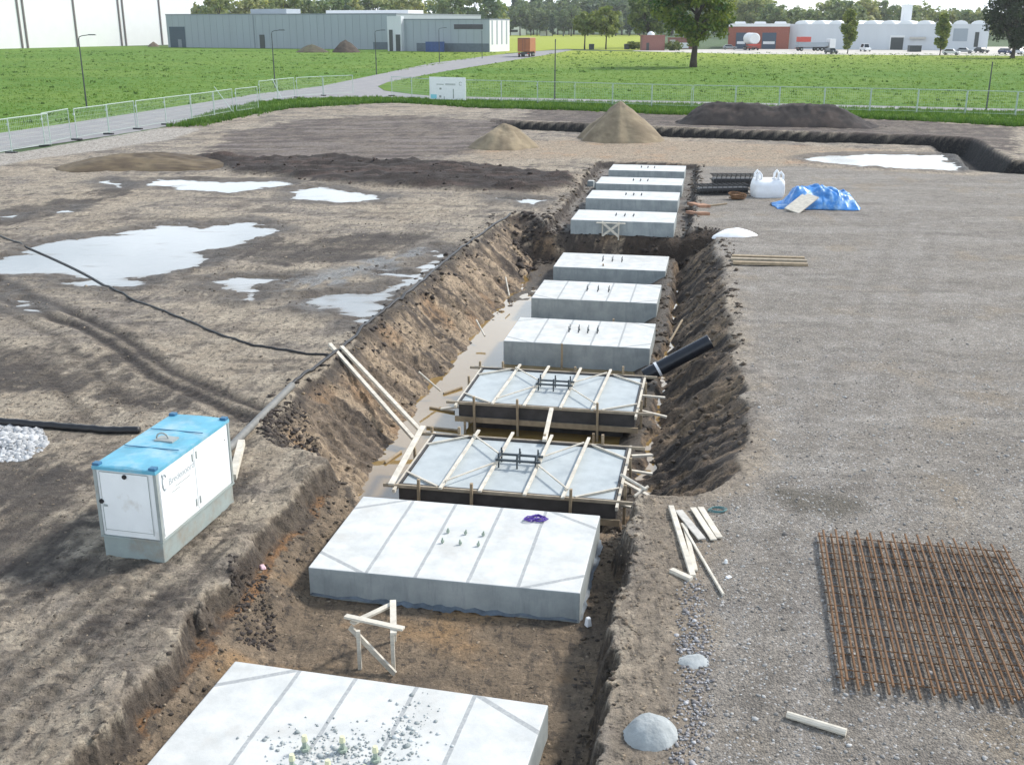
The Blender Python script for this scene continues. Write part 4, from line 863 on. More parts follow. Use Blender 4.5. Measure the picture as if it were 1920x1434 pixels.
def tree(name, p, hgt, rad, base, label, cat='tree', cols=((.035, .085, .015), (.11, .17, .03)), n=60, per=70, leaf=.4, trunk=.35, seed=0, group=None, shape='round', holes=(), flat=.8, cr=.27):
    r = np.random.default_rng(seed + 77); t = thing(name, label, cat, p, 0, group); cl = []; cz = (hgt + base) / 2; hz = (hgt - base) / 2
    while len(cl) < n:
        d = r.uniform(-1, 1, 3); l_ = np.linalg.norm(d)
        if l_ > 1 or l_ < .25 or (l_ < .6 and r.uniform() < .6): continue
        z = d[2]
        k = {'round': 1., 'cone': .25 + .75 * (1 - (z + 1) / 2), 'column': 1. - .35 * max(z, 0) ** 2, 'oval': 1 - .3 * max(z, 0)}[shape]
        q = (d[0] * rad * .85 * k, d[1] * rad * .85 * k, cz + z * hz * .88)
        if any((q[0] - h_[0]) ** 2 + (q[2] - h_[2]) ** 2 < h_[3] ** 2 for h_ in holes): continue
        cl.append((*q, rad * cr * r.uniform(.6, 1.3)))
    o = crown_mesh('crown', cl, per, leaf, cols, seed=seed, flat=flat); o.parent = t
    b = MB(); top = base + (hgt - base) * .55
    b.tube([(0, 0, -.15), (0, 0, base * .4), (.05 * rad * .3, 0, base), (0, .03, top)], [trunk * 1.25, trunk, trunk * .8, trunk * .25], 9)
    for k in range(min(14, n // 4)):
        c = cl[k * (n // min(14, n // 4)) % n]; z0 = base * .9 + (top - base) * r.uniform(0, .75)
        b.tube([(0, 0, z0), (c[0] * .45, c[1] * .45, z0 + (c[2] - z0) * .45), (c[0] * .9, c[1] * .9, c[2])], [trunk * .4, trunk * .25, trunk * .08], 6)
    b.build('trunk', 'bark', t, smooth=True); return t
def mtop(pxx, top, base): 
    p = at(pxx, base); z = p.y * CT + H * ST; return p, H + (YH - top) * z / F / CT, z / F
p, hgt, s_ = mtop(1300, -62, 126)
tree('broadleaf_tree', p, hgt, 8.1, 3.4, 'large dark green broadleaf tree standing alone on the meadow before the red hall', n=130, per=100, leaf=.34, trunk=.62, seed=1, cols=((.045, .105, .016), (.19, .23, .035)), holes=((-.2, 0, 9.0, 1.9), (5.5, 0, 5.0, 1.4)), cr=.2)
p, hgt, s_ = mtop(1898, -50, 109)
tree('dark_tree', p, hgt, 7.6, 1.2, 'very dark dense tree at the right edge above parked cars', n=110, per=90, leaf=.36, trunk=.5, seed=2, cols=((.012, .030, .014), (.035, .060, .025)), shape='oval', cr=.24)
for pxx, top, base, rad, lb, sd in ((1589, 12, 101, 2.1, 'slim upright tree left of the white silo, in front of the white hall', 3), (1762, 24, 104, 1.8, 'slim upright tree right of the white silo, between the parked cars', 4)):
    p, hgt, s_ = mtop(pxx, top, base); tree('columnar_tree', p, hgt, rad, .5, lb, n=95, per=70, leaf=.26, trunk=.16, seed=sd, shape='column', cols=((.08, .14, .03), (.25, .29, .07)), group='slim trees by the parking lot', cr=.42)
for pxx, top, base, rad, lb, sd, cols in ((1096, 22, 93, 4.2, 'thin yellowish tree on the bright meadow, left one of a pair', 5, ((.12, .17, .05), (.24, .28, .09))), (1136, 12, 93, 5.0, 'thin yellowish tree on the bright meadow, right one of a pair', 6, ((.12, .17, .05), (.24, .28, .09)))):
    p, hgt, s_ = mtop(pxx, top, base); tree('birch_tree', p, hgt, rad, 3.8, lb, n=50, per=40, leaf=.5, trunk=.22, seed=sd, cols=cols, group='pair of thin trees on the bright meadow', cr=.26)
p, hgt, s_ = mtop(1214, -15, 90); tree('bushy_tree', p, hgt, 7.5, 2.5, 'bushy mid green tree rising behind the small brick shed', n=90, per=60, leaf=.55, trunk=.4, seed=7, cols=((.05, .10, .03), (.16, .21, .06)), cr=.24)
for pxx, top, base, rad, lb, sd in ((1189, 76, 93, 2.0, 'small round shrub at the left end of the brick shed', 8), (1262, 76, 95, 2.6, 'dark shrub between the brick shed and the large broadleaf tree', 9)):
    p, hgt, s_ = mtop(pxx, top, base); tree('shrub', p, hgt, rad, .2, lb, 'shrub', n=20, per=50, leaf=.32, trunk=.1, seed=sd, cols=((.06, .11, .03), (.17, .20, .06)), group='shrubs by the brick shed', cr=.4)
# the wood and tree rows beyond
def variant(nm, shape, cols, seed, rad, base=.12, n=42, per=26, leaf=.07):
    t = thing(nm, 'tree', 'tree', (0, 0, 0), 0); r = np.random.default_rng(seed); cl = []
    while len(cl) < n:
        d = r.uniform(-1, 1, 3); l_ = np.linalg.norm(d)
        if l_ > 1 or l_ < .3: continue
        k = {'round': 1., 'cone': .1 + .9 * (1 - (d[2] + 1) / 2)}[shape]
        cl.append((d[0] * rad * k, d[1] * rad * k, (1 + base) / 2 + d[2] * (1 - base) / 2 * .93, rad * .3 * r.uniform(.7, 1.3)))
    o = crown_mesh('crown', cl, per, leaf * .6, cols, seed=seed, flat=.85); o.parent = t
    b = MB(); b.tube([(0, 0, -.02), (0, 0, .5), (0, 0, .8)], [.018, .012, .004], 6)
    for k in range(5): c = cl[k]; b.tube([(0, 0, .25 + .08 * k), (c[0] * .8, c[1] * .8, c[2])], [.008, .002], 5)
    b.build('trunk', 'bark', t); return t
VL = [variant('row_tree', 'round', ((.15, .21, .08), (.33, .36, .16)), 41, .30), variant('row_tree', 'round', ((.11, .17, .08), (.24, .29, .14)), 42, .34), variant('row_tree', 'round', ((.20, .24, .10), (.40, .41, .20)), 43, .27)]
VD = [variant('wood_tree', 'round', ((.07, .12, .075), (.16, .22, .12)), 44, .32), variant('conifer', 'cone', ((.04, .08, .055), (.075, .12, .08)), 45, .2, .04), variant('wood_tree', 'round', ((.09, .14, .08), (.21, .27, .14)), 46, .28)]  # wood leaves paled and blued, distance haze put into the colour
used = set(); rt_ = random.Random(5)
def place(v, pxx, top, z_, label, group, sw=1.):
    o = v if v.name not in used else dup(v); used.add(v.name); used.add(o.name)
    x = (pxx - CX) / F * z_; y = (z_ - H * ST) / CT; h_ = (H + (YH - top) * z_ / F / CT) * 1.22
    o.location = (x, y, -.1); o.scale = (h_ * sw, h_ * sw, h_); o.rotation_euler = (0, 0, rt_.uniform(0, 6.28)); tag(o, label, 'tree', group)
def prof(x):
    X_ = [-100, 380, 420, 480, 545, 580, 640, 700, 760, 830, 900, 950, 1250, 1400, 1480, 1520, 1560, 1620, 1680, 1760, 1840, 2100]; Y_ = [20, 16, 2, 0, 2, 8, 4, 5, -2, 8, 2, 12, 8, 8, 22, 26, 10, 14, 20, 26, 30, 30]
    return float(np.interp(x, X_, Y_))
x = 372.
while x < 945: place(rt_.choice(VL if rt_.random() < .8 else VD[:1]), x, prof(x) + rt_.uniform(-6, 12), rt_.uniform(470, 560), 'leafy tree in the row rising behind the grey hall', 'tree row behind the grey hall', 1.1); x += rt_.uniform(16, 30)
x = 945.
while x < 1420:
    for dz in (0, 70, 140): place(rt_.choice(VD if dz else VD[1:]), x + rt_.uniform(-9, 9), rt_.uniform(4, 24) - (5 if dz else 0) + (12 if dz == 0 else 0), 700 + dz + rt_.uniform(-25, 25), 'tree in the dark wood beyond the bright meadow', 'wood beyond the bright meadow', 1.15)
    x += rt_.uniform(13, 20)
x = 1385.
while x < 2000: place(rt_.choice(VL), x, prof(x) + rt_.uniform(-5, 8), rt_.uniform(520, 640), 'pale leafy tree in the row beyond the white hall', 'tree row beyond the white hall', 1.2); x += rt_.uniform(10, 18)
for x in range(1390, 2000, 14): place(VL[1], x, 40 + rt_.uniform(-6, 4), rt_.uniform(650, 700), 'pale leafy tree in the row beyond the white hall', 'tree row beyond the white hall', 1.5)

# ================================================================== BUILDINGS
M['cladding'] = mat('grey_cladding', (.30, .345, .385), .5, .05, .4, stretch=(1, 1, .1)); M['clad_joint'] = mat('cladding_joint', (.20, .23, .26), .6)
M['white_clad'] = mat('white_cladding', (.72, .73, .73), .5, .03, .3); M['pale_clad'] = mat('pale_cladding', (.58, .61, .64), .5, .05, .3, stretch=(1, 1, .2)); M['red_brick'] = mat('red_brick', (.27, .10, .072), .9, .15, 2)
M['glass'] = mat('dark_glass', (.02, .028, .035), .15, .2, 2); M['dark_door'] = mat('dark_door', (.045, .075, .11), .5, .1, 2); M['roof_grey'] = mat('pale_roof', (.62, .63, .64), .7, .08, .5); M['brick_shed'] = mat('shed_brick', (.27, .13, .11), .9, .15, 3)
M['strip'] = mat('dark_wall_strip', (.13, .115, .115), .7); M['plinth'] = mat('dark_plinth', (.11, .14, .17), .7, .15, 1)
class Bld:                                                       # a hall: local x along its front from A to B, y to the back
    def __init__(s, name, label, cat, A, B, h, depth, wall='cladding', roof='roof_grey', parapet=.5, joints=0, jm='clad_joint'):
        s.L = (B - A).length; d = (B - A).normalized(); s.t = thing(name, label, cat, (A.x, A.y, -.06), math.atan2(d.y, d.x)); s.h = h; s.sx = s.L
        s.w = MB().box((s.L / 2, depth / 2, h / 2), (s.L, depth, h)).build('wall', wall, s.t)
        s.r = MB().box((s.L / 2, depth / 2, h + .05), (s.L - .8, depth - .8, .1)).build('roof', roof, s.t)
        b = MB(); b.box((s.L / 2, -.03, h + .1), (s.L + .1, .14, .35)).box((-.03, depth / 2, h + .1), (.12, depth, .35)).box((s.L + .03, depth / 2, h + .1), (.12, depth, .35)); b.build('parapet', 'clad_joint' if wall == 'cladding' else wall, s.t)
        if joints:
            b = MB()
            for k in range(1, joints): b.box((s.L * k / joints, -.015, h / 2), (.07, .05, h - .02))
            b.build('cladding_joint', jm, s.w)
    def front(s, name, m, f0, f1, z0, z1, out=.06, par=None):
        return MB().box(((f0 + f1) / 2 * s.L, -out / 2 + .03, (z0 + z1) / 2), ((f1 - f0) * s.L, out + .06, z1 - z0)).build(name, m, par or s.t)
A, B = at(316, 89), at(745, 93.5)
b1 = Bld('grey_hall', 'long low hall clad in blue grey panels, left of the blue container', 'hall', A, B, 10.3, 60, joints=34)
d_ = b1.front('loading_door', 'dark_door', .012, .085, 0, 6.6, .1); b1.front('pass_door', 'clad_joint', .050, .067, 0, 2.6, .2, d_); b1.front('door', 'dark', .425, .447, 0, 4.2, .12)
b1.front('corner_joint', 'clad_joint', .400, .404, 0, 10.2, .1); b1.front('plinth', 'plinth', .905, .998, 0, 2.2, .12)
b = MB().box((b1.L * .43, 9, 11.2), (14, 8, 1.8)).build('roof_unit', 'cladding', b1.t); MB().box((b1.L * .82, 14, 11), (30, 10, 1.2)).build('roof_light', 'white_clad', b1.t)
A, B = at(749, 96), at(918, 98)
b2 = Bld('office_block', 'grey office block with a long dark window band and white end wall', 'office', A, B, 8.6, 13, joints=12)
b2.front('window_band', 'glass', .62, .93, 6.1, 7.4, .1); b2.front('plinth', 'plinth', .2, .995, 0, 2.3, .12)
b = b2.front('entrance_bay', 'pale_clad', -.10, .06, 0, 9.6, 1.6); b2.front('dark_panel', 'dark', -.075, -.04, 0, 5.9, 1.9, b); b2.front('entrance', 'dark', .0, .045, 0, 4.6, 1.9, b)
e = MB()
for k in range(4): e.box((b2.L + .06, 1.6 + k * 3.1, 5.2), (.16, .7, 6.4))
MB().box((b2.L + .03, 6.5, 4.25), (.06, 12.9, 8.4)).build('end_wall', 'white_clad', b2.t); e.build('end_panel', 'cladding', b2.t)
dA, dB = at(-110, 94.6), at(308, 84.3); wdir = (dB - dA).normalized(); dB2 = dB + wdir * 14
kx = (363 - CX) / F / (CT - ST * ((85 - CY) / F)); kx = (dA.x - dA.y * kx) / (wdir.y * kx - wdir.x); dE = dA + wdir * kx
wh = Bld('white_hall', 'huge white hall at the left with dark vertical wall strips', 'hall', dA, dE, 34, 70, wall='white_clad', parapet=1)
def frac(pxx, pyy=88):
    v = Vector(((pxx - CX) / F, CT - ST * ((pyy - CY) / F), 0)); v = v / v.y     # where the sight line crosses the front
    d = (wdir.x, wdir.y); k = (dA.x - dA.y * v.x) / (d[1] * v.x - d[0]); return k / wh.L
for pxx in (42, 52, 146, 229, 237, 305): f = frac(pxx); wh.front('wall_strip', 'strip', f - .3 / wh.L, f + .3 / wh.L, 0, 33.8, .3)
A, B = at(364, 66), at(512, 67); b4 = Bld('white_shed', 'low white building showing over the left end of the grey hall roof', 'building', A, B, 17.6, 30, wall='white_clad'); b4.front('window_band', 'clad_joint', .28, .45, 14.0, 15.2, .1)
A, B = at(1364, 92), at(1478, 92.5)
b5 = Bld('red_hall', 'red brick hall with dark loading doors behind the tank trailer', 'hall', A, B, 6.7, 40, wall='red_brick')
b5.front('parapet_band', 'white_clad', 0, 1.0, 6.7, 7.6, .2)
for f0, f1 in ((.13, .30), (.56, .79)): d_ = b5.front('loading_door', 'dark_door', f0, f1, 0, 4.9, .1); b5.front('door_window', 'white_clad', f0 + .02, f1 - .02, 1.5, 2.3, .16, d_)
for k in range(3): MB().box((b5.L * (.18 + .34 * k), 12, 7.6), (b5.L * .24, 8, 1.2), taper=.7).build('roof_light', 'white_clad', b5.t)
A, B = at(1478.4, 92), at(1850, 95)
b6 = Bld('pale_hall', 'long pale grey hall with white curved roof lights behind the trucks', 'hall', A, B, 7.2, 70, wall='pale_clad', joints=22, jm='pale_clad')
d_ = b6.front('garage_door', 'dark', .527, .590, 0, 3.6, .1); b6.front('door_frame', 'white_clad', .522, .527, 0, 4.2, .2); b6.front('door_head', 'white_clad', .522, .595, 3.6, 4.2, .18); b6.front('vertical_window', 'dark', .935, .955, 1.0, 5.2, .1); b6.front('vent_panel', 'cladding', .83, .90, 2.6, 6.2, .08); b6.front('canopy', 'wood_grey', .62, .70, 3.2, 3.8, 1.4)
for k in range(11):
    xx = b6.L * (.05 + .09 * k); wd = b6.L * .075; b = MB(); pf_ = [(-.5, 0), (-.42, .55), (-.25, .9), (0, 1.05), (.25, .9), (.42, .55), (.5, 0)]; n_ = len(pf_)
    b.add([(xx + a_ * wd, yy_, 7.25 + c_ * 1.25) for yy_ in (4, 60) for a_, c_ in pf_], [tuple(range(n_))[::-1], tuple(range(n_, 2 * n_))] + [(i, i + 1, i + 1 + n_, i + n_) for i in range(n_ - 1)]); b.build('roof_light', 'white_clad', b6.t)
q = at(1706, 92); z_ = (q.y * CT + H * ST) / F
t = thing('silo', 'tall white square silo tower rising over the pale hall roof', 'silo', (q.x + 2.6, q.y + 14, 0)); hh = H + (YH - 14) * z_ / CT
MB().box((0, 0, hh / 2), (2.6, 2.6, hh)).build('tower', 'white_clad', t); MB().box((0, 0, hh + .2), (2.9, 2.9, .4)).build('top_rim', 'white_clad', t)
A, B = at(1204, 95), at(1246, 95)
b7 = Bld('brick_shed', 'small flat red brick shed with a white dome on its roof', 'shed', A, B, 4.1, 6, wall='brick_shed'); b7.front('door', 'dark', .18, .30, 0, 2.2, .1)
b = MB(); b.tube([(b7.L * .42, 3, 4.1), (b7.L * .42, 3, 4.9), (b7.L * .42, 3, 5.4)], [1.2, 1.0, .3], 12); b.build('dome', 'white_clad', b7.t, smooth=True)
A, B = at(1254, 92), at(1300, 92); b8 = Bld('wall_block', 'low pale brick wall block half hidden behind the large tree trunk', 'wall', A, B, 3.2, 3, wall='brick_shed'); b8.front('pale_panel', 'white_clad', .45, .8, .2, 1.9, .1); b8.front('pale_panel', 'wood_grey', .02, .25, .2, 2.8, .1)
A, B = at(948, 66.5), at(986, 66.5); b9 = Bld('far_house', 'tiny white building at the edge of the far wood', 'house', A, B, 5.5, 14, wall='white_clad'); b9.front('window', 'glass', .2, .6, 2, 3.6, .1)
MB().box((0, 0, 1.4), (8, 3, 2.8), taper=.96).build('white_van_box', 'white_clad', None, at(1024, 67.5)); tag(SC.objects['white_van_box'], 'tiny white box trailer at the far edge of the bright meadow', 'trailer')

# ================================================================== VEHICLES
M['orange'] = mat('orange_paint', (.33, .115, .045), .5, .15, 1.5); M['truck_red'] = mat('truck_red', (.50, .07, .05), .5, .1); M['car_dark'] = mat('dark_car_paint', (.03, .045, .045), .25, .1); M['car_blue'] = mat('dark_blue_car', (.02, .04, .10), .25, .1); M['car_white'] = mat('white_car_paint', (.75, .76, .77), .3, .05); M['tyre'] = mat('tyre_rubber', (.015, .015, .015), .9); M['skip_blue'] = mat('blue_container', (.03, .07, .22), .5, .15, 1.5); M['tail'] = mat('tail_light', (.5, .04, .03), .4); M['car_grey'] = mat('grey_car_paint', (.28, .30, .31), .3, .05)
def wheel(t, x, y, r, w_=.28):
    o = MB().tube([(x - w_ / 2, y, r), (x + w_ / 2, y, r)], r, 14).build('wheel', 'tyre', t); MB().tube([(x - w_ / 2 - .012, y, r), (x + w_ / 2 + .012, y, r)], r * .55, 10).build('rim', 'grey_metal', o)
def car(p, rz, m, label, van=False, group='cars on the parking lot'):
    t = thing('parked_car', label, 'van' if van else 'car', p, rz, group); hb = 1.0 if van else .85; ht = 2.1 if van else 1.45
    pr = [(-2.1, .35), (-2.15, .7), (-1.95, hb), (-1.0, hb + .06), (-.45, ht), (1.3, ht), (1.9 if not van else 2.1, hb + .1), (2.1, .8), (2.1, .35)]
    vs = []; fs = []; n_ = len(pr)
    for sx in (-1, 1):
        for y, z in pr: vs.append((sx * (.86 if z <= hb + .1 else .70), y, z))
    fs = [tuple(range(n_))[::-1], tuple(range(n_, 2 * n_))] + [(i, (i + 1) % n_, (i + 1) % n_ + n_, i + n_) for i in range(n_)]
    MB().add(vs, fs).build('body', m, t, bevel=.05)
    for sx in (-1, 1):
        x1, x2 = sx * .845, sx * .725
        w_ = MB(); w_.add([(x1, -.85, hb + .13), (x1, 1.6, hb + .13), (x2, 1.2, ht - .08), (x2, -.38, ht - .08)], [(0, 1, 2, 3) if sx > 0 else (3, 2, 1, 0)]); w_.build('side_window', 'glass', t)
        wheel(t, sx * .75, -1.35, .32); wheel(t, sx * .75, 1.35, .32)
        MB().box((sx * .62, -2.13, .72), (.3, .06, .14)).build('headlight', 'white_clad', t); MB().box((sx * .65, 2.12, .8), (.2, .05, .18)).build('tail_light', 'tail', t)
    MB().add([(-.72, -1.02, hb + .10), (.72, -1.02, hb + .10), (.6, -.52, ht - .07), (-.6, -.52, ht - .07)], [(0, 1, 2, 3)]).build('windscreen', 'glass', t); return t
car(at(1558, 101.5), .25, 'car_dark', 'dark car parked nearest the left slim tree on the pale lot')
car(at(1622, 97), .1, 'car_white', 'white van parked just right of the left slim tree', True)
car(at(1783, 103.5), 1.0, 'car_white', 'white car parked just right of the right slim tree', False)
car(at(1808, 100.5), 1.0, 'car_grey', 'grey car parked between the white car and the dark tree')
car(at(1840, 99.5), .3, 'car_dark', 'dark car parked at the left side of the dark tree'); car(at(1884, 102), .1, 'car_blue', 'dark blue car parked under the dark tree'); car(at(1912, 102.5), .3, 'car_white', 'white car parked at the right edge under the dark tree')
car(at(1368, 93.5), 1.4, 'car_grey', 'grey car seen under the right side of the large tree crown')
def truckbase(t, L, wd=2.5, z=1.1, n_=3):
    MB().box((0, L / 2, z - .12), (wd * .5, L, .24)).build('chassis', 'dark', t)
    for sx in (-1, 1):
        for k in range(n_): wheel(t, sx * wd * .42, L - .9 - k * 1.3, .5, .36)
        wheel(t, sx * wd * .42, .9, .5, .36)
    MB().box((0, -.06, .75), (wd * .96, .1, .28)).build('bumper', 'dark', t)
    for sx in (-1, 1): MB().box((sx * wd * .38, -.13, .76), (.4, .06, .2)).build('tail_light', 'tail', t)
q = at(982, 107.5); RA = -math.atan2(at(1062, 93).x - at(982, 107).x, at(1062, 93).y - at(982, 107).y)
t = thing('box_truck', 'orange box truck seen from behind on the meadow road', 'truck', q, RA); truckbase(t, 8.5, 2.9)
MB().box((0, 4.2, 2.75), (3.0, 8.4, 3.1)).build('cargo_box', 'orange', t, bevel=.04)
for sx in (-1, 1): d_ = MB().box((sx * .72, -.04, 2.7), (1.36, .08, 2.85)).build('rear_door', 'orange', t); MB().bar((sx * .3, -.1, 1.4), (sx * .3, -.1, 4.0), .05, .05).build('lock_bar', 'dark', d_)
MB().box((0, 0, 4.22), (2.9, .1, .14)).build('roof_edge', 'dark', t); MB().box((0, 9.6, 1.9), (2.4, 1.9, 2.6)).build('cab', 'orange', t, bevel=.1)
q = at(1414, 95); t = thing('tank_trailer', 'white round tank trailer seen from behind before the red hall', 'trailer', q, 0); truckbase(t, 9.5, 2.9)
b = MB(); b.tube([(0, .1, 3.3), (0, .3, 3.3), (0, 9, 3.3)], [1.35, 1.62, 1.62], 20); b.build('tank', 'white_clad', t, smooth=False); MB().box((0, -.02, 1.55), (3.6, .12, .5)).build('rear_frame', 'truck_red', t); MB().box((0, -.04, .9), (3.4, .1, .25)).build('light_bar', 'truck_red', t)
q = at(1494, 96); t = thing('flatbed_truck', 'grey flatbed truck carrying a red crate beside the red hall', 'truck', q, -1.35); truckbase(t, 9.5)
MB().box((0, 4.6, 1.9), (2.5, 9.2, 1.1)).build('load_bed', 'cladding', t); MB().box((0, 1.9, 3.2), (2.4, 3.4, 1.4)).build('red_crate', 'truck_red', t); MB().box((0, 10.6, 2.0), (2.4, 1.9, 2.6)).build('cab', 'white_clad', t, bevel=.1)
q = at(1618, 92.5); t = thing('white_truck', 'white box truck parked behind the white van', 'truck', q, -1.0); truckbase(t, 6)
MB().box((0, 3, 2.6), (2.4, 6, 3.0)).build('cargo_box', 'white_clad', t, bevel=.05); MB().box((0, 7, 1.8), (2.3, 1.7, 2.3)).build('cab', 'white_clad', t, bevel=.1)
def skip(p, L, w_, h_, m, label, rz=0.):
    t = thing('container', label, 'container', p, rz); b = MB(); b.box((0, 0, h_ / 2), (L, w_, h_)); b.build('container_body', m, t, bevel=.03); MB().box((0, 0, h_ + .04), (L + .12, w_ + .12, .12)).build('rim', m, t)
    for k in range(5): MB().box((-L / 2 + L * (k + .5) / 5, -w_ / 2 - .04, h_ / 2), (.12, .1, h_ - .1)).build('rib', m, t)
    return t
skip(at(816, 97.5), 5.2, 2.4, 2.6, 'skip_blue', 'dark blue container standing before the grey office block')
skip(at(1714, 97.5), 3.3, 2, 1.6, 'car_dark', 'dark waste container in front of the pale hall canopy'); skip(at(1645, 92.8), 3.6, 2, 1.5, 'strip', 'low brown container left of the dark garage door')
for pxx, lb in ((1109, 'small dark bin on the bright meadow edge between the pair of thin trees'), (1175, 'small dark bin on the bright meadow edge left of the brick shed')):
    p = at(pxx, 93); o = MB().box((0, 0, .8), (1.5, 1.2, 1.6), taper=1.1).build('bin', 'dark', None, p, bevel=.05); tag(o, lb, 'bin')

# ================================================================== LAMPS, FENCES, SIGN
def lamp(bp, top, arm, label, m='dark', adx=1., base_z=-.04):
    p = at(*bp); z = p.y * CT + H * ST; h_ = H - (top[1] - YH) * (z - .3 * 3) / F / CT; h_ = max(h_, 3)
    t = thing('street_lamp', label, 'street lamp', (p.x, p.y, base_z), 0, 'street lamps'); ln = (top[0] - bp[0]) * 0
    MB().tube([(0, 0, 0), (0, 0, h_ * .35), (0, 0, h_ - .35)], [.085, .07, .05], 8).build('pole', m, t)
    if arm:
        b = MB(); b.tube([(0, 0, h_ - .36), (.08 * adx, 0, h_ - .12), (.35 * adx, 0, h_ - .02), (.9 * adx, 0, h_ + .05)], .04, 6); b.build('arm', m, t)
        MB().box((1.25 * adx, 0, h_ + .07), (.85, .24, .10), taper=.7).build('lamp_head', m, t, bevel=.02)
    else: MB().tube([(0, 0, h_ - .36), (0, 0, h_)], .06, 8).build('lamp_head', m, t)
    MB().box((.0, -.075, .9), (.1, .03, .3)).build('hatch', m, t)
for bp, top, arm, lb in (((163, 203), (150, 64), 1, 'street lamp nearest the left edge, beside the temporary fence'), ((516, 165), (513, 56), 1, 'street lamp beside the bend of the road where the panels overlap'), ((706, 140), (705, 56), 1, 'street lamp before the grey hall end, left of the blue container'), ((824, 118), (824, 52), 1, 'street lamp standing right in front of the blue container'),
                         ((904, 110), (904, 57), 0, 'short lamp post at the right end of the grey office block'), ((1040, 186), (1040, 70), 0, 'slim dark lamp post right of the white site board'), ((1849, 207), (1862, 108), 0, 'slim dark lamp post at the right end of the right hand fence')): lamp(bp, top, arm, lb)
p = at(1057, 68); t = thing('street_lamp', 'tiny pale lamp mast far away before the dark wood', 'street lamp', p); MB().tube([(0, 0, 0), (0, 0, 18)], .25, 6).build('pole', 'pole_far', t); MB().box((0, 0, 18), (1.6, .4, .3)).build('lamp_head', 'pole_far', t)
def fence_proto(L=3.5, hh=2.05):
    t = thing('temporary_fence', 'temporary galvanised fence panel', 'fence panel')
    b = MB(); b.tube([(0, 0, .12), (0, 0, hh)], .032, 8); b.tube([(L - .06, 0, .12), (L - .06, 0, hh)], .026, 8); b.tube([(0, 0, hh), (L - .06, 0, hh)], .028, 8); b.tube([(0, 0, .22), (L - .06, 0, .22)], .016, 8); b.build('frame', 'galv', t)
    b = MB(); n_ = 22
    for k in range(1, n_): b.bar((L * k / n_, 0, .2), (L * k / n_, 0, hh), .006, .006, (0, 1, 0))
    for k in range(8): b.bar((0, 0, .3 + (hh - .35) * k / 7), (L - .1, 0, .3 + (hh - .35) * k / 7), .006, .006)
    b.build('mesh', 'galv', t)
    MB().box((-.05, 0, .06), (.24, .72, .13)).build('foot', 'black', t, bevel=.02); MB().box((-.05, 0, hh - .35), (.12, .09, .12)).build('clamp', 'galv', t); return t
fp = fence_proto(); first = True
def run(pts, label, group, step=3.98):
    global first
    P = px(pts); carry = 0
    seg = []; 
    for a, b in zip(P[:-1], P[1:]):
        l_ = math.hypot(b[0] - a[0], b[1] - a[1]); dx, dy = (b[0] - a[0]) / l_, (b[1] - a[1]) / l_; s_ = carry
        while s_ < l_ - .5: seg.append((a[0] + dx * s_, a[1] + dy * s_, math.atan2(dy, dx))); s_ += step
        carry = s_ - l_
    for x, y, rz in seg:
        o = fp if first else dup(fp); first = False
        o.location = (x, y, -.045); o.rotation_euler = (0, 0, rz + random.uniform(-.02, .02)); o.scale = (step / 3.5, 1, 1.02); tag(o, label, 'fence panel', group)
run([(-60, 301), (44, 283), (110, 268), (175, 257), (230, 247), (285, 238), (335, 230), (378, 223), (410, 217), (450, 211), (486, 205)], 'temporary mesh fence panel standing along the road at the left', 'fence panels along the left road')
run([(488, 192), (545, 184), (600, 180), (660, 177)], 'temporary mesh fence panel standing at the bend of the road', 'fence panels at the road bend', 3.9)
run([(735, 180), (800, 186)], 'temporary mesh fence panel just left of the white site board', 'fence panels left of the board')
run([(874, 189), (1040, 194), (1250, 201), (1660, 211), (1920, 219), (2100, 224)], 'temporary mesh fence panel standing along the strip of path at the right', 'fence panels along the right meadow')
for a_, b_, lb in (((405, 172, 1.85), (436, 209, 0), 'thin steel brace propping the right end of the left fence'), ((512, 164, 1.85), (530, 188, 0), 'thin steel brace propping the fence at the road bend')):
    pole('fence_brace', at(a_[0], b_[1] - 8) + Vector((0, 0, a_[2])), at(b_[0], b_[1]), .03, lb, 'galv', 'brace')
A, B = at(806, 188), at(873, 190); d = (B - A).normalized(); L_ = (B - A).length; t = thing('site_board', 'white site board with faint lettering hung on the fence', 'sign', A, math.atan2(d.y, d.x)); z0, z1 = .1, 2.32
MB().box((L_ / 2, 0, (z0 + z1) / 2), (L_, .05, z1 - z0)).build('board', 'sheet_white', t)
for x in (.3, L_ - .3): MB().box((x, .06, 1.1), (.08, .07, 2.4)).build('post', 'galv', t)
def bars(lst, m, nm):
    b = MB()
    for f0, f1, g0, g1 in lst: b.box(((f0 + f1) / 2 * L_, -.03, z1 - (g0 + g1) / 2 * (z1 - z0)), ((f1 - f0) * L_, .012, (g1 - g0) * (z1 - z0)))
    b.build(nm, m, t)
rr = random.Random(3); bars([(x_, x_ + .012, .28, .36) for x_ in np.arange(.45, .72, .022)] + [(.2, .4, .31, .34)], 'grey_metal', 'lettering'); bars([(.28, .34, .48, .56), (.655, .68, .52, .95), (.27, .33, .82, .92), (.40, .42, .86, .99)], 'grey_metal', 'drawing'); bars([(.03, .20, .78, .97)], 'cyan', 'colour_patch')
b = MB(); b.tube([(L_ * .87 + .16 * math.cos(a), -.03, z1 - .28 * (z1 - z0) + .16 * math.sin(a)) for a in np.linspace(.5, 5.6, 16)], .028, 6); b.build('logo', 'grey_metal', t)

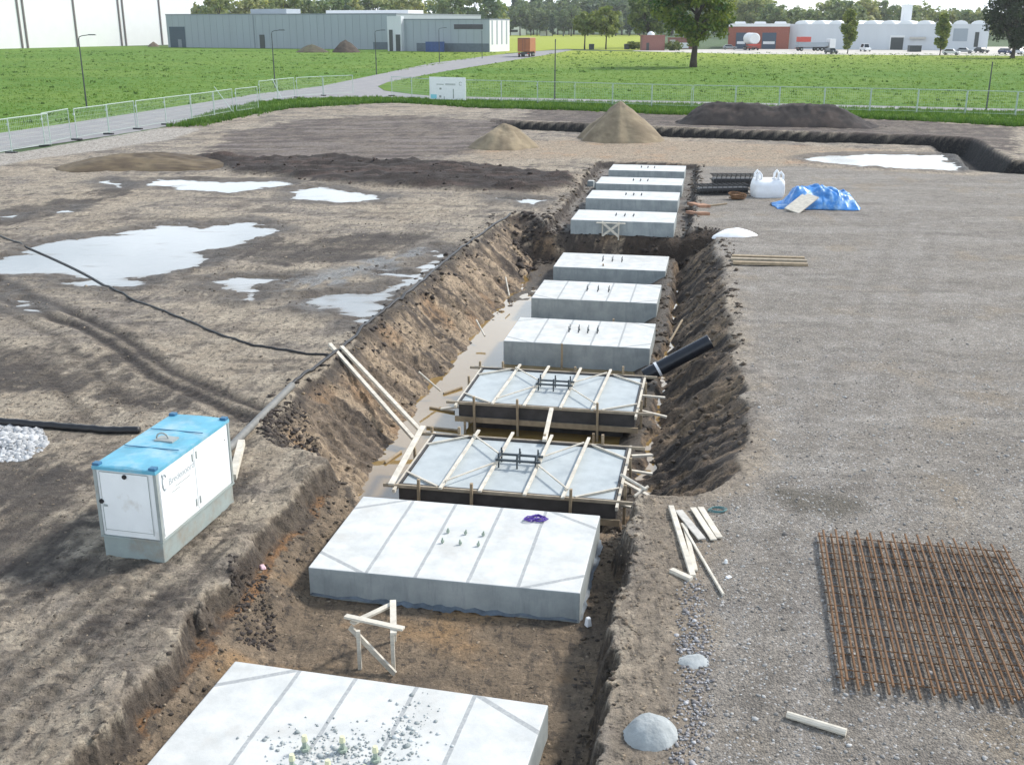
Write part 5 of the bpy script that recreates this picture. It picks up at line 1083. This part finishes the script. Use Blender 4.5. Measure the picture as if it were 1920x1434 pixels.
# ================================================================== MATERIALS STORED BY THE TRENCH
def cage(name, A, B, dep, hh, label, nst):
    d = (B - A).normalized(); L_ = (B - A).length; t = thing(name, label, 'reinforcement cage', A, math.atan2(d.y, d.x), 'dark reinforcement cages')
    b = MB()
    for y in np.linspace(0, dep, 4):
        for z in np.linspace(.04, hh, 3): b.tube([(-.05, y, z), (L_ + .05, y, z)], .018, 5)
    b.build('long_bars', 'steel_dk', t); b = MB()
    for k in range(nst):
        x = L_ * (k + .5) / nst; b.tube([(x, 0, .03), (x, dep, .03), (x, dep, hh + .02), (x, 0, hh + .02), (x, 0, .03)], .016, 5)
    b.build('stirrups', 'steel_dk', t)
    MB().box((L_ / 2, dep / 2, hh * .45), (L_ * .98, dep * .7, hh * .55)).build('bundle', 'black', t, bevel=.06)
M['steel_dk'] = mat('blackened_steel', (.03, .032, .034), .6, .3, 10)
cage('rebar_cage', on(1338, 351), on(1418, 351), 1.0, .52, 'dark reinforcement cage behind the other one, touching the white bag', 9); cage('rebar_cage', on(1312, 367), on(1406, 366), .8, .42, 'front dark reinforcement cage, lower and longer, left of the white bag', 10)
p = on(1438, 368); t = thing('bulk_bag', 'slumped white bulk bag with lifting loops beside the dark cages', 'bag', p)
vs = []; NU, NV = 48, 22
for j in range(NV + 1):
    v = j / NV
    for i in range(NU):
        a = 2 * PI * i / NU; sq = 1 / max(abs(math.cos(a)), abs(math.sin(a))) ** .6; bul = 1 + .10 * math.sin(v * PI) - .16 * max(0, v - .7) / .3
        k = bul * sq * .60 * (1 + .14 * float(fbm(np.array([math.cos(a) * 2 + 3]), np.array([v * 3 + math.sin(a) * 2]), 3, 9)[0]))
        if v > .88: k *= 1 - (v - .88) / .12 * .75
        zz = v * .92 + (.14 * math.cos(a * 2 + .4) * v ** 3 if v < .9 else 0) - (.16 if v > .95 else 0)
        vs.append((math.cos(a) * k * 1.15, math.sin(a) * k * .85, zz - .03))
fs = [(j * NU + i, j * NU + (i + 1) % NU, (j + 1) * NU + (i + 1) % NU, (j + 1) * NU + i) for j in range(NV) for i in range(NU)] + [tuple(NV * NU + i for i in range(NU))]
MB().add(vs, fs).build('bag_body', 'sheet_white', t, smooth=True)
for x, y in ((-.48, -.3), (.5, -.3), (-.45, .3), (.45, .3)):
    b = MB(); b.tube([(x - .12, y, .72), (x - .1, y, 1.0), (x, y + .02, 1.14), (x + .1, y, 1.0), (x + .12, y, .72)], .055, 7); b.build('lifting_loop', 'sheet_white', t, smooth=True)
# tarpaulin
p = on(1528, 389); t = thing('tarpaulin', 'crumpled blue tarpaulin covering a pile on the gravel', 'tarpaulin', p, -.12)
NX, NY = 90, 46; gx_, gy_ = np.meshgrid(np.linspace(-1.75, 1.75, NX), np.linspace(-.75, .95, NY), indexing='ij')
prf = np.interp(gx_, [-1.75, -1.3, -.75, -.45, .2, .8, 1.25, 1.6, 1.75], [0, .22, .80, .92, .76, .72, .64, .30, .0]); cr_ = np.clip(1 - np.abs((gy_ - .1) / .85) ** 2.4, 0, 1)
zz = prf * cr_ * (1 + .22 * np.sin(gx_ * 5.2 + gy_ * 2 + fbm(gx_ * 2, gy_ * 2, 3, 4) * 5) * .6) + np.abs(fbm(gx_ * 2.4 + gy_, gy_ * 1.6, 4, 401)) * .40 * cr_ + fbm(gx_ * 6, gy_ * 3, 3, 405) * .06
ii = np.arange(NX * NY).reshape(NX, NY); fq = np.stack([ii[:-1, :-1], ii[1:, :-1], ii[1:, 1:], ii[:-1, 1:]], -1).reshape(-1, 4)
xx_ = gx_ + fbm(gy_ * 2.2, gx_ * 2.2, 3, 411) * .35; yy_ = gy_ + fbm(gx_ * 2.2, gy_ * 2.2, 3, 415) * .35
o = npmesh('sheet', np.stack([xx_.ravel(), yy_.ravel(), zz.ravel() + .02], 1), fq, 'tarp', None, None, True); o.parent = t; so_ = o.modifiers.new('thickness', 'SOLIDIFY'); so_.thickness = .012
plank('board', at(1484, 396, .05), at(1522, 366, .60), .72, .05, 'brown slatted board leaning on the left side of the blue tarpaulin', 'wood', 'board', up=(-.25, -.5, 1))
p = on(1376, 441); blob('plastic_sheet', (p.x, p.y, p.z - .03), .92, .38, .30, 'sheet_white', 'crumpled white plastic sheet lying at the far corner of the deep pit', 'plastic sheet', .12, 33, .35, prof=2., n=44)
t = thing('rusty_coil', 'small rusty coil of wire lying before the front dark cage', 'wire coil', on(1382, 374, .02)); b = MB()
for k in range(5): b.tube([(.36 * math.cos(a) + .05 * math.sin(k), .24 * math.sin(a), .06 + .05 * k + .03 * math.sin(a * 2 + k)) for a in np.linspace(0, 2 * PI, 22)], .022, 5)
b.build('coil', 'rust', t); b = MB(); b.box((0, 0, .1), (.55, .3, .2), taper=.8); b.build('core', 'rust', t, bevel=.04)
for k, (a_, b_, lb) in enumerate((((1298, 384), (1322, 390), 'reddish tile fragment at the trench edge, farther one of two'), ((1296, 400), (1320, 404), 'reddish tile fragment at the trench edge, nearer one of two'))):
    plank('tile_fragment', on(*a_, .06), on(*b_, .06), .5, .12, lb, mat('tile_clay', (.34, .19, .12), .9, .3, 6), 'fragment')
plank('plank', on(1325, 388, .04), on(1362, 384, .05), .10, .05, 'reddish short plank lying behind the white plastic sheet', 'wood_dark'); 
# small litter
p = at(998, 973, -.25); b = MB(); r_ = random.Random(9)
for k in range(4):
    cx0, cy0 = r_.uniform(-.08, .1), r_.uniform(-.05, .05); a0 = r_.uniform(0, 6)
    b.tube([(cx0 + (.13 + .04 * math.sin(3 * a + k)) * math.cos(a + a0) * (1.2 if k % 2 else .8), cy0 + (.08 + .03 * math.cos(2 * a + k)) * math.sin(a + a0), .02 + .012 * k + .012 * math.sin(a * 3)) for a in np.linspace(0, 2 * PI, 28)], .012, 5)
b.tube([(.1, -.02, .02), (.2, .05, .03), (.26, -.03, .02), (.18, -.1, .02)], .012, 5)
tag(b.build('strap', 'purple', None, p), 'purple lifting strap lying in loops on the white concrete block', 'strap')
p = on(1343, 958, .015); b = MB()
for k in range(3): b.tube([(.13 * math.cos(a) + .02 * k, .09 * math.sin(a), .012 * k) for a in np.linspace(0, 2 * PI, 24)], .007, 5)
tag(b.build('twine_loop', mat('teal_twine', (.08, .20, .21), .7), None, p), 'thin teal loop of twine lying right of the scattered boards', 'twine')
M['pink'] = mat('pink_plastic', (.70, .48, .52), .6)
for nm, p, d_, m, lb in (('wrapper', on(492, 1060, .02), (.09, .14, .05), 'pink', 'pink scrap of wrapper below the dark clods on the trench edge'), ('cup', at(1103, 1165, -.66), (.09, .09, .14), 'sheet_white', 'white plastic cup by the right corner of the block with the strap'),
                         ('paper_scrap', on(1366, 1083, .015), (.10, .07, .03), 'sheet_white', 'white scrap right of the thin long batten, nearer one'), ('paper_scrap', on(1361, 1055, .02), (.05, .05, .08), 'sheet_white', 'white scrap right of the thin long batten, farther one')):
    tag(MB().box((0, 0, 0), d_, .5, .7).build(nm, m, None, p, bevel=.015), lb, nm.replace('_', ' '))
# ================================================================== STONES, CLODS (uncountable)
ICO = np.array([(0, 0, 1), (.89, 0, .45), (.28, .85, .45), (-.72, .53, .45), (-.72, -.53, .45), (.28, -.85, .45), (.72, .53, -.45), (-.28, .85, -.45), (-.89, 0, -.45), (-.28, -.85, -.45), (.72, -.53, -.45), (0, 0, -1)])
IF = np.array([(0, 1, 2), (0, 2, 3), (0, 3, 4), (0, 4, 5), (0, 5, 1), (1, 6, 2), (2, 7, 3), (3, 8, 4), (4, 9, 5), (5, 10, 1), (2, 6, 7), (3, 7, 8), (4, 8, 9), (5, 9, 10), (1, 10, 6), (6, 11, 7), (7, 11, 8), (8, 11, 9), (9, 11, 10), (10, 11, 6)])
def scatter(name, P, size, cols, m, label, sq=.7, jit=.3):
    n = len(P); s_ = size if np.ndim(size) else np.full(n, size); v = ICO[None] * (1 + RNG.uniform(-jit, jit, (n, 12, 1))) * s_[:, None, None] * np.stack([RNG.uniform(.7, 1.3, n), RNG.uniform(.7, 1.3, n), np.full(n, sq)], 1)[:, None, :]
    a = RNG.uniform(0, 6.28, n); c_, s__ = np.cos(a)[:, None], np.sin(a)[:, None]; v = np.stack([v[..., 0] * c_ - v[..., 1] * s__, v[..., 0] * s__ + v[..., 1] * c_, v[..., 2]], -1) + P[:, None, :]
    f = (IF[None] + (np.arange(n) * 12)[:, None, None]).reshape(-1, 3); t_ = RNG.uniform(0, 1, (n, 1)) ** 1.5; c = np.repeat(np.array(cols[0]) * (1 - t_) + np.array(cols[1]) * t_, 12, 0)
    o = npmesh(name, v.reshape(-1, 3), f, m, 'stuff', c); return tag(o, label)
def onz(xy, lift=0.): return np.stack([xy[:, 0], xy[:, 1], terrain(xy[:, 0], xy[:, 1]) + lift], 1)
GV = [p for p in GRAVEL if p[1] < 1e9]
xy = RNG.uniform((0, 8.5), (13, 26), (60000, 2)); k = (sdp(xy[:, 0], xy[:, 1], GRAVEL) < -.05) & (RNG.uniform(0, 1, len(xy)) < np.clip((13 / xy[:, 1]) ** 2.2, 0, 1) * .36) & (np.abs(xy[:, 0]) < xy[:, 1] * .6); xy = xy[k]
scatter('gravel_stones', onz(xy, .004), RNG.gamma(2.2, .0042, len(xy)) + .004, ((.13, .12, .11), (.46, .46, .45)), 'stone', 'loose gravel stones over the yard', .6)
band = px([(1290, 1090), (1305, 1090), (1330, 1200), (1330, 1330), (1300, 1440), (1255, 1440), (1285, 1300), (1272, 1200)])
xy = rand_in(band, 900); xy = xy + RNG.normal(0, .07, xy.shape); scatter('gravel_stones', onz(xy, .008), RNG.gamma(3, .0033, len(xy)) + .005, ((.13, .12, .12), (.42, .42, .43)), 'stone', 'denser strip of gravel along the edge of the yard', .6)
xy = rand_in([(q[0], q[1]) for q in grow(px([(0, 800), (70, 805), (85, 835), (40, 862), (-40, 870), (-40, 810)]), .1)], 2200)
scatter('gravel_stones', np.stack([xy[:, 0], xy[:, 1], np.full(len(xy), gp.z) + .13 * np.clip(1 - ((xy[:, 0] - gp.x + .2) / .8) ** 2 - ((xy[:, 1] - gp.y) / .5) ** 2, 0, 1)], 1), RNG.gamma(3, .008, len(xy)) + .01, ((.28, .29, .30), (.56, .57, .58)), 'stone', 'pale stones of the gravel pile at the left edge', .7)
def clods(poly, n, lo, hi, cols, label, lift=0.):
    xy = rand_in(poly, n); d = np.clip(xy[:, 1] / 14, 1, 2.2); scatter('dirt_clods', onz(xy, lift), (lo + (hi - lo) * RNG.uniform(0, 1, len(xy)) ** 4) * d ** .5, cols, 'clod', label, .62, .6)
DC = ((.045, .036, .029), (.13, .10, .07)); LC = ((.12, .095, .07), (.30, .24, .17)); BC = ((.025, .02, .018), (.07, .055, .045))
clods(px([(470, 800), (560, 745), (605, 790), (590, 850), (510, 835)]), 1300, .008, .06, BC, 'black clods heaped at the near corner of the sandy slope')
clods(px([(430, 1050), (500, 1040), (515, 1130), (440, 1150)]), 700, .006, .045, BC, 'dark clods fallen from the trench edge')
clods([uw(*p) for p in ((5, -6.3), (18, -6.4), (18, -5.6), (5, -5.7))], 1100, .006, .045, DC, 'crumbled earth along the foot of the left trench wall')
clods([uw(*p) for p in ((5, -1.3), (17, -1.4), (17, -.7), (5, -.7))], 1000, .006, .045, DC, 'crumbled earth along the foot of the right trench wall')
clods([uw(*p) for p in ((5, -6.2), (17, -6.2), (17, -1), (5, -1))], 1800, .006, .03, LC, 'small crumbs on the trench floor')
clods([uw(*p) for p in ((19, -1.2), (40, -1.2), (40, 1.2), (19, 1.2))], 1500, .008, .075, DC, 'rubble and clods on the dark right slope of the pit')
clods([uw(*p) for p in ((19, -8.6), (43, -8.4), (43, -5.6), (19, -5.8))], 1500, .006, .05, ((.06, .05, .04), (.32, .24, .15)), 'crumbs and clods on the sandy left slope of the pit')
clods([uw(*p) for p in ((20, -8.9), (44, -8.6), (44.5, -7.6), (20, -8.1))], 420, .01, .07, BC, 'dark clods along the upper edge of the sandy slope')
clods([uw(*p) for p in ((38, -6.6), (44.5, -7.9), (44, -5.8), (42, -5.4))], 260, .02, .12, BC, 'black clods at the far left corner of the pit'); clods([uw(*p) for p in ((40.3, -6.6), (42.2, -6.6), (42.2, .8), (40.3, .8))], 450, .015, .08, BC, 'dark clods on the earth step')
clods([uw(*p) for p in ((41, -6.5), (62, -6.5), (62, -5.6), (41, -5.4))], 350, .012, .07, DC, 'clods along the left wall of the far trench'); clods([uw(*p) for p in ((41, -.9), (62, -.8), (62, -.1), (41, -.1))], 350, .012, .07, DC, 'clods along the right wall of the far trench')
clods(px([(-60, 700), (460, 780), (480, 1000), (100, 1434), (-200, 1434)]), 3000, .004, .025, ((.06, .048, .038), (.28, .23, .17)), 'crumbs scattered on the near left mud')
clods(px([(-60, 430), (900, 400), (640, 650), (300, 760), (-200, 760)]), 2200, .005, .035, ((.05, .042, .035), (.30, .25, .19)), 'crumbs scattered on the mud among the puddles')
clods(BAND, 350, .02, .09, ((.03, .024, .021), (.085, .06, .048)), 'clods on the ridge of dark spoil')
clods(px([(1130, 900), (1290, 930), (1270, 1434), (1150, 1434)]), 1200, .005, .03, LC, 'crumbs on the earth strip between trench and yard')
# chips on the nearest block
xy = RNG.normal(0, 1, (480, 2)) * (.42, .26); xy2 = np.stack([RNG.normal(.55, .16, 160), RNG.normal(.45, .3, 160)], 1); q = np.concatenate([xy + (0, -.12), xy2]); q = q[(np.abs(q[:, 0]) < 1.9) & (np.abs(q[:, 1]) < 1.25)]
rz = BLOCK_A.rotation_euler[2]; wx = BLOCK_A.location.x + q[:, 0] * math.cos(rz) - q[:, 1] * math.sin(rz); wy = BLOCK_A.location.y + q[:, 0] * math.sin(rz) + q[:, 1] * math.cos(rz)
scatter('concrete_chips', np.stack([wx, wy, np.full(len(q), BLOCK_A.location.z + .525)], 1), RNG.gamma(2, .0055, len(q)) + .004, ((.24, .27, .27), (.58, .61, .61)), 'stone', 'chips and crumbs around the bolts of the nearest block', .5)

# ================================================================== AIR
hz = MB(); hz.box((0, 640, 29), (2600, 1400, 62)); HZ = None
m = bpy.data.materials.new('haze'); m.use_nodes = True; t = m.node_tree; t.nodes.clear(); o_ = t.nodes.new('ShaderNodeOutputMaterial'); pv = t.nodes.new('ShaderNodeVolumePrincipled')
pv.inputs['Color'].default_value = (.93, .95, .97, 1); pv.inputs['Density'].default_value = .00013; pv.inputs['Anisotropy'].default_value = .3; t.links.new(pv.outputs[0], o_.inputs['Volume'])
h_ = hz.build('haze', m); h_['kind'] = 'stuff'; h_['label'] = 'pale thin haze in the distance'
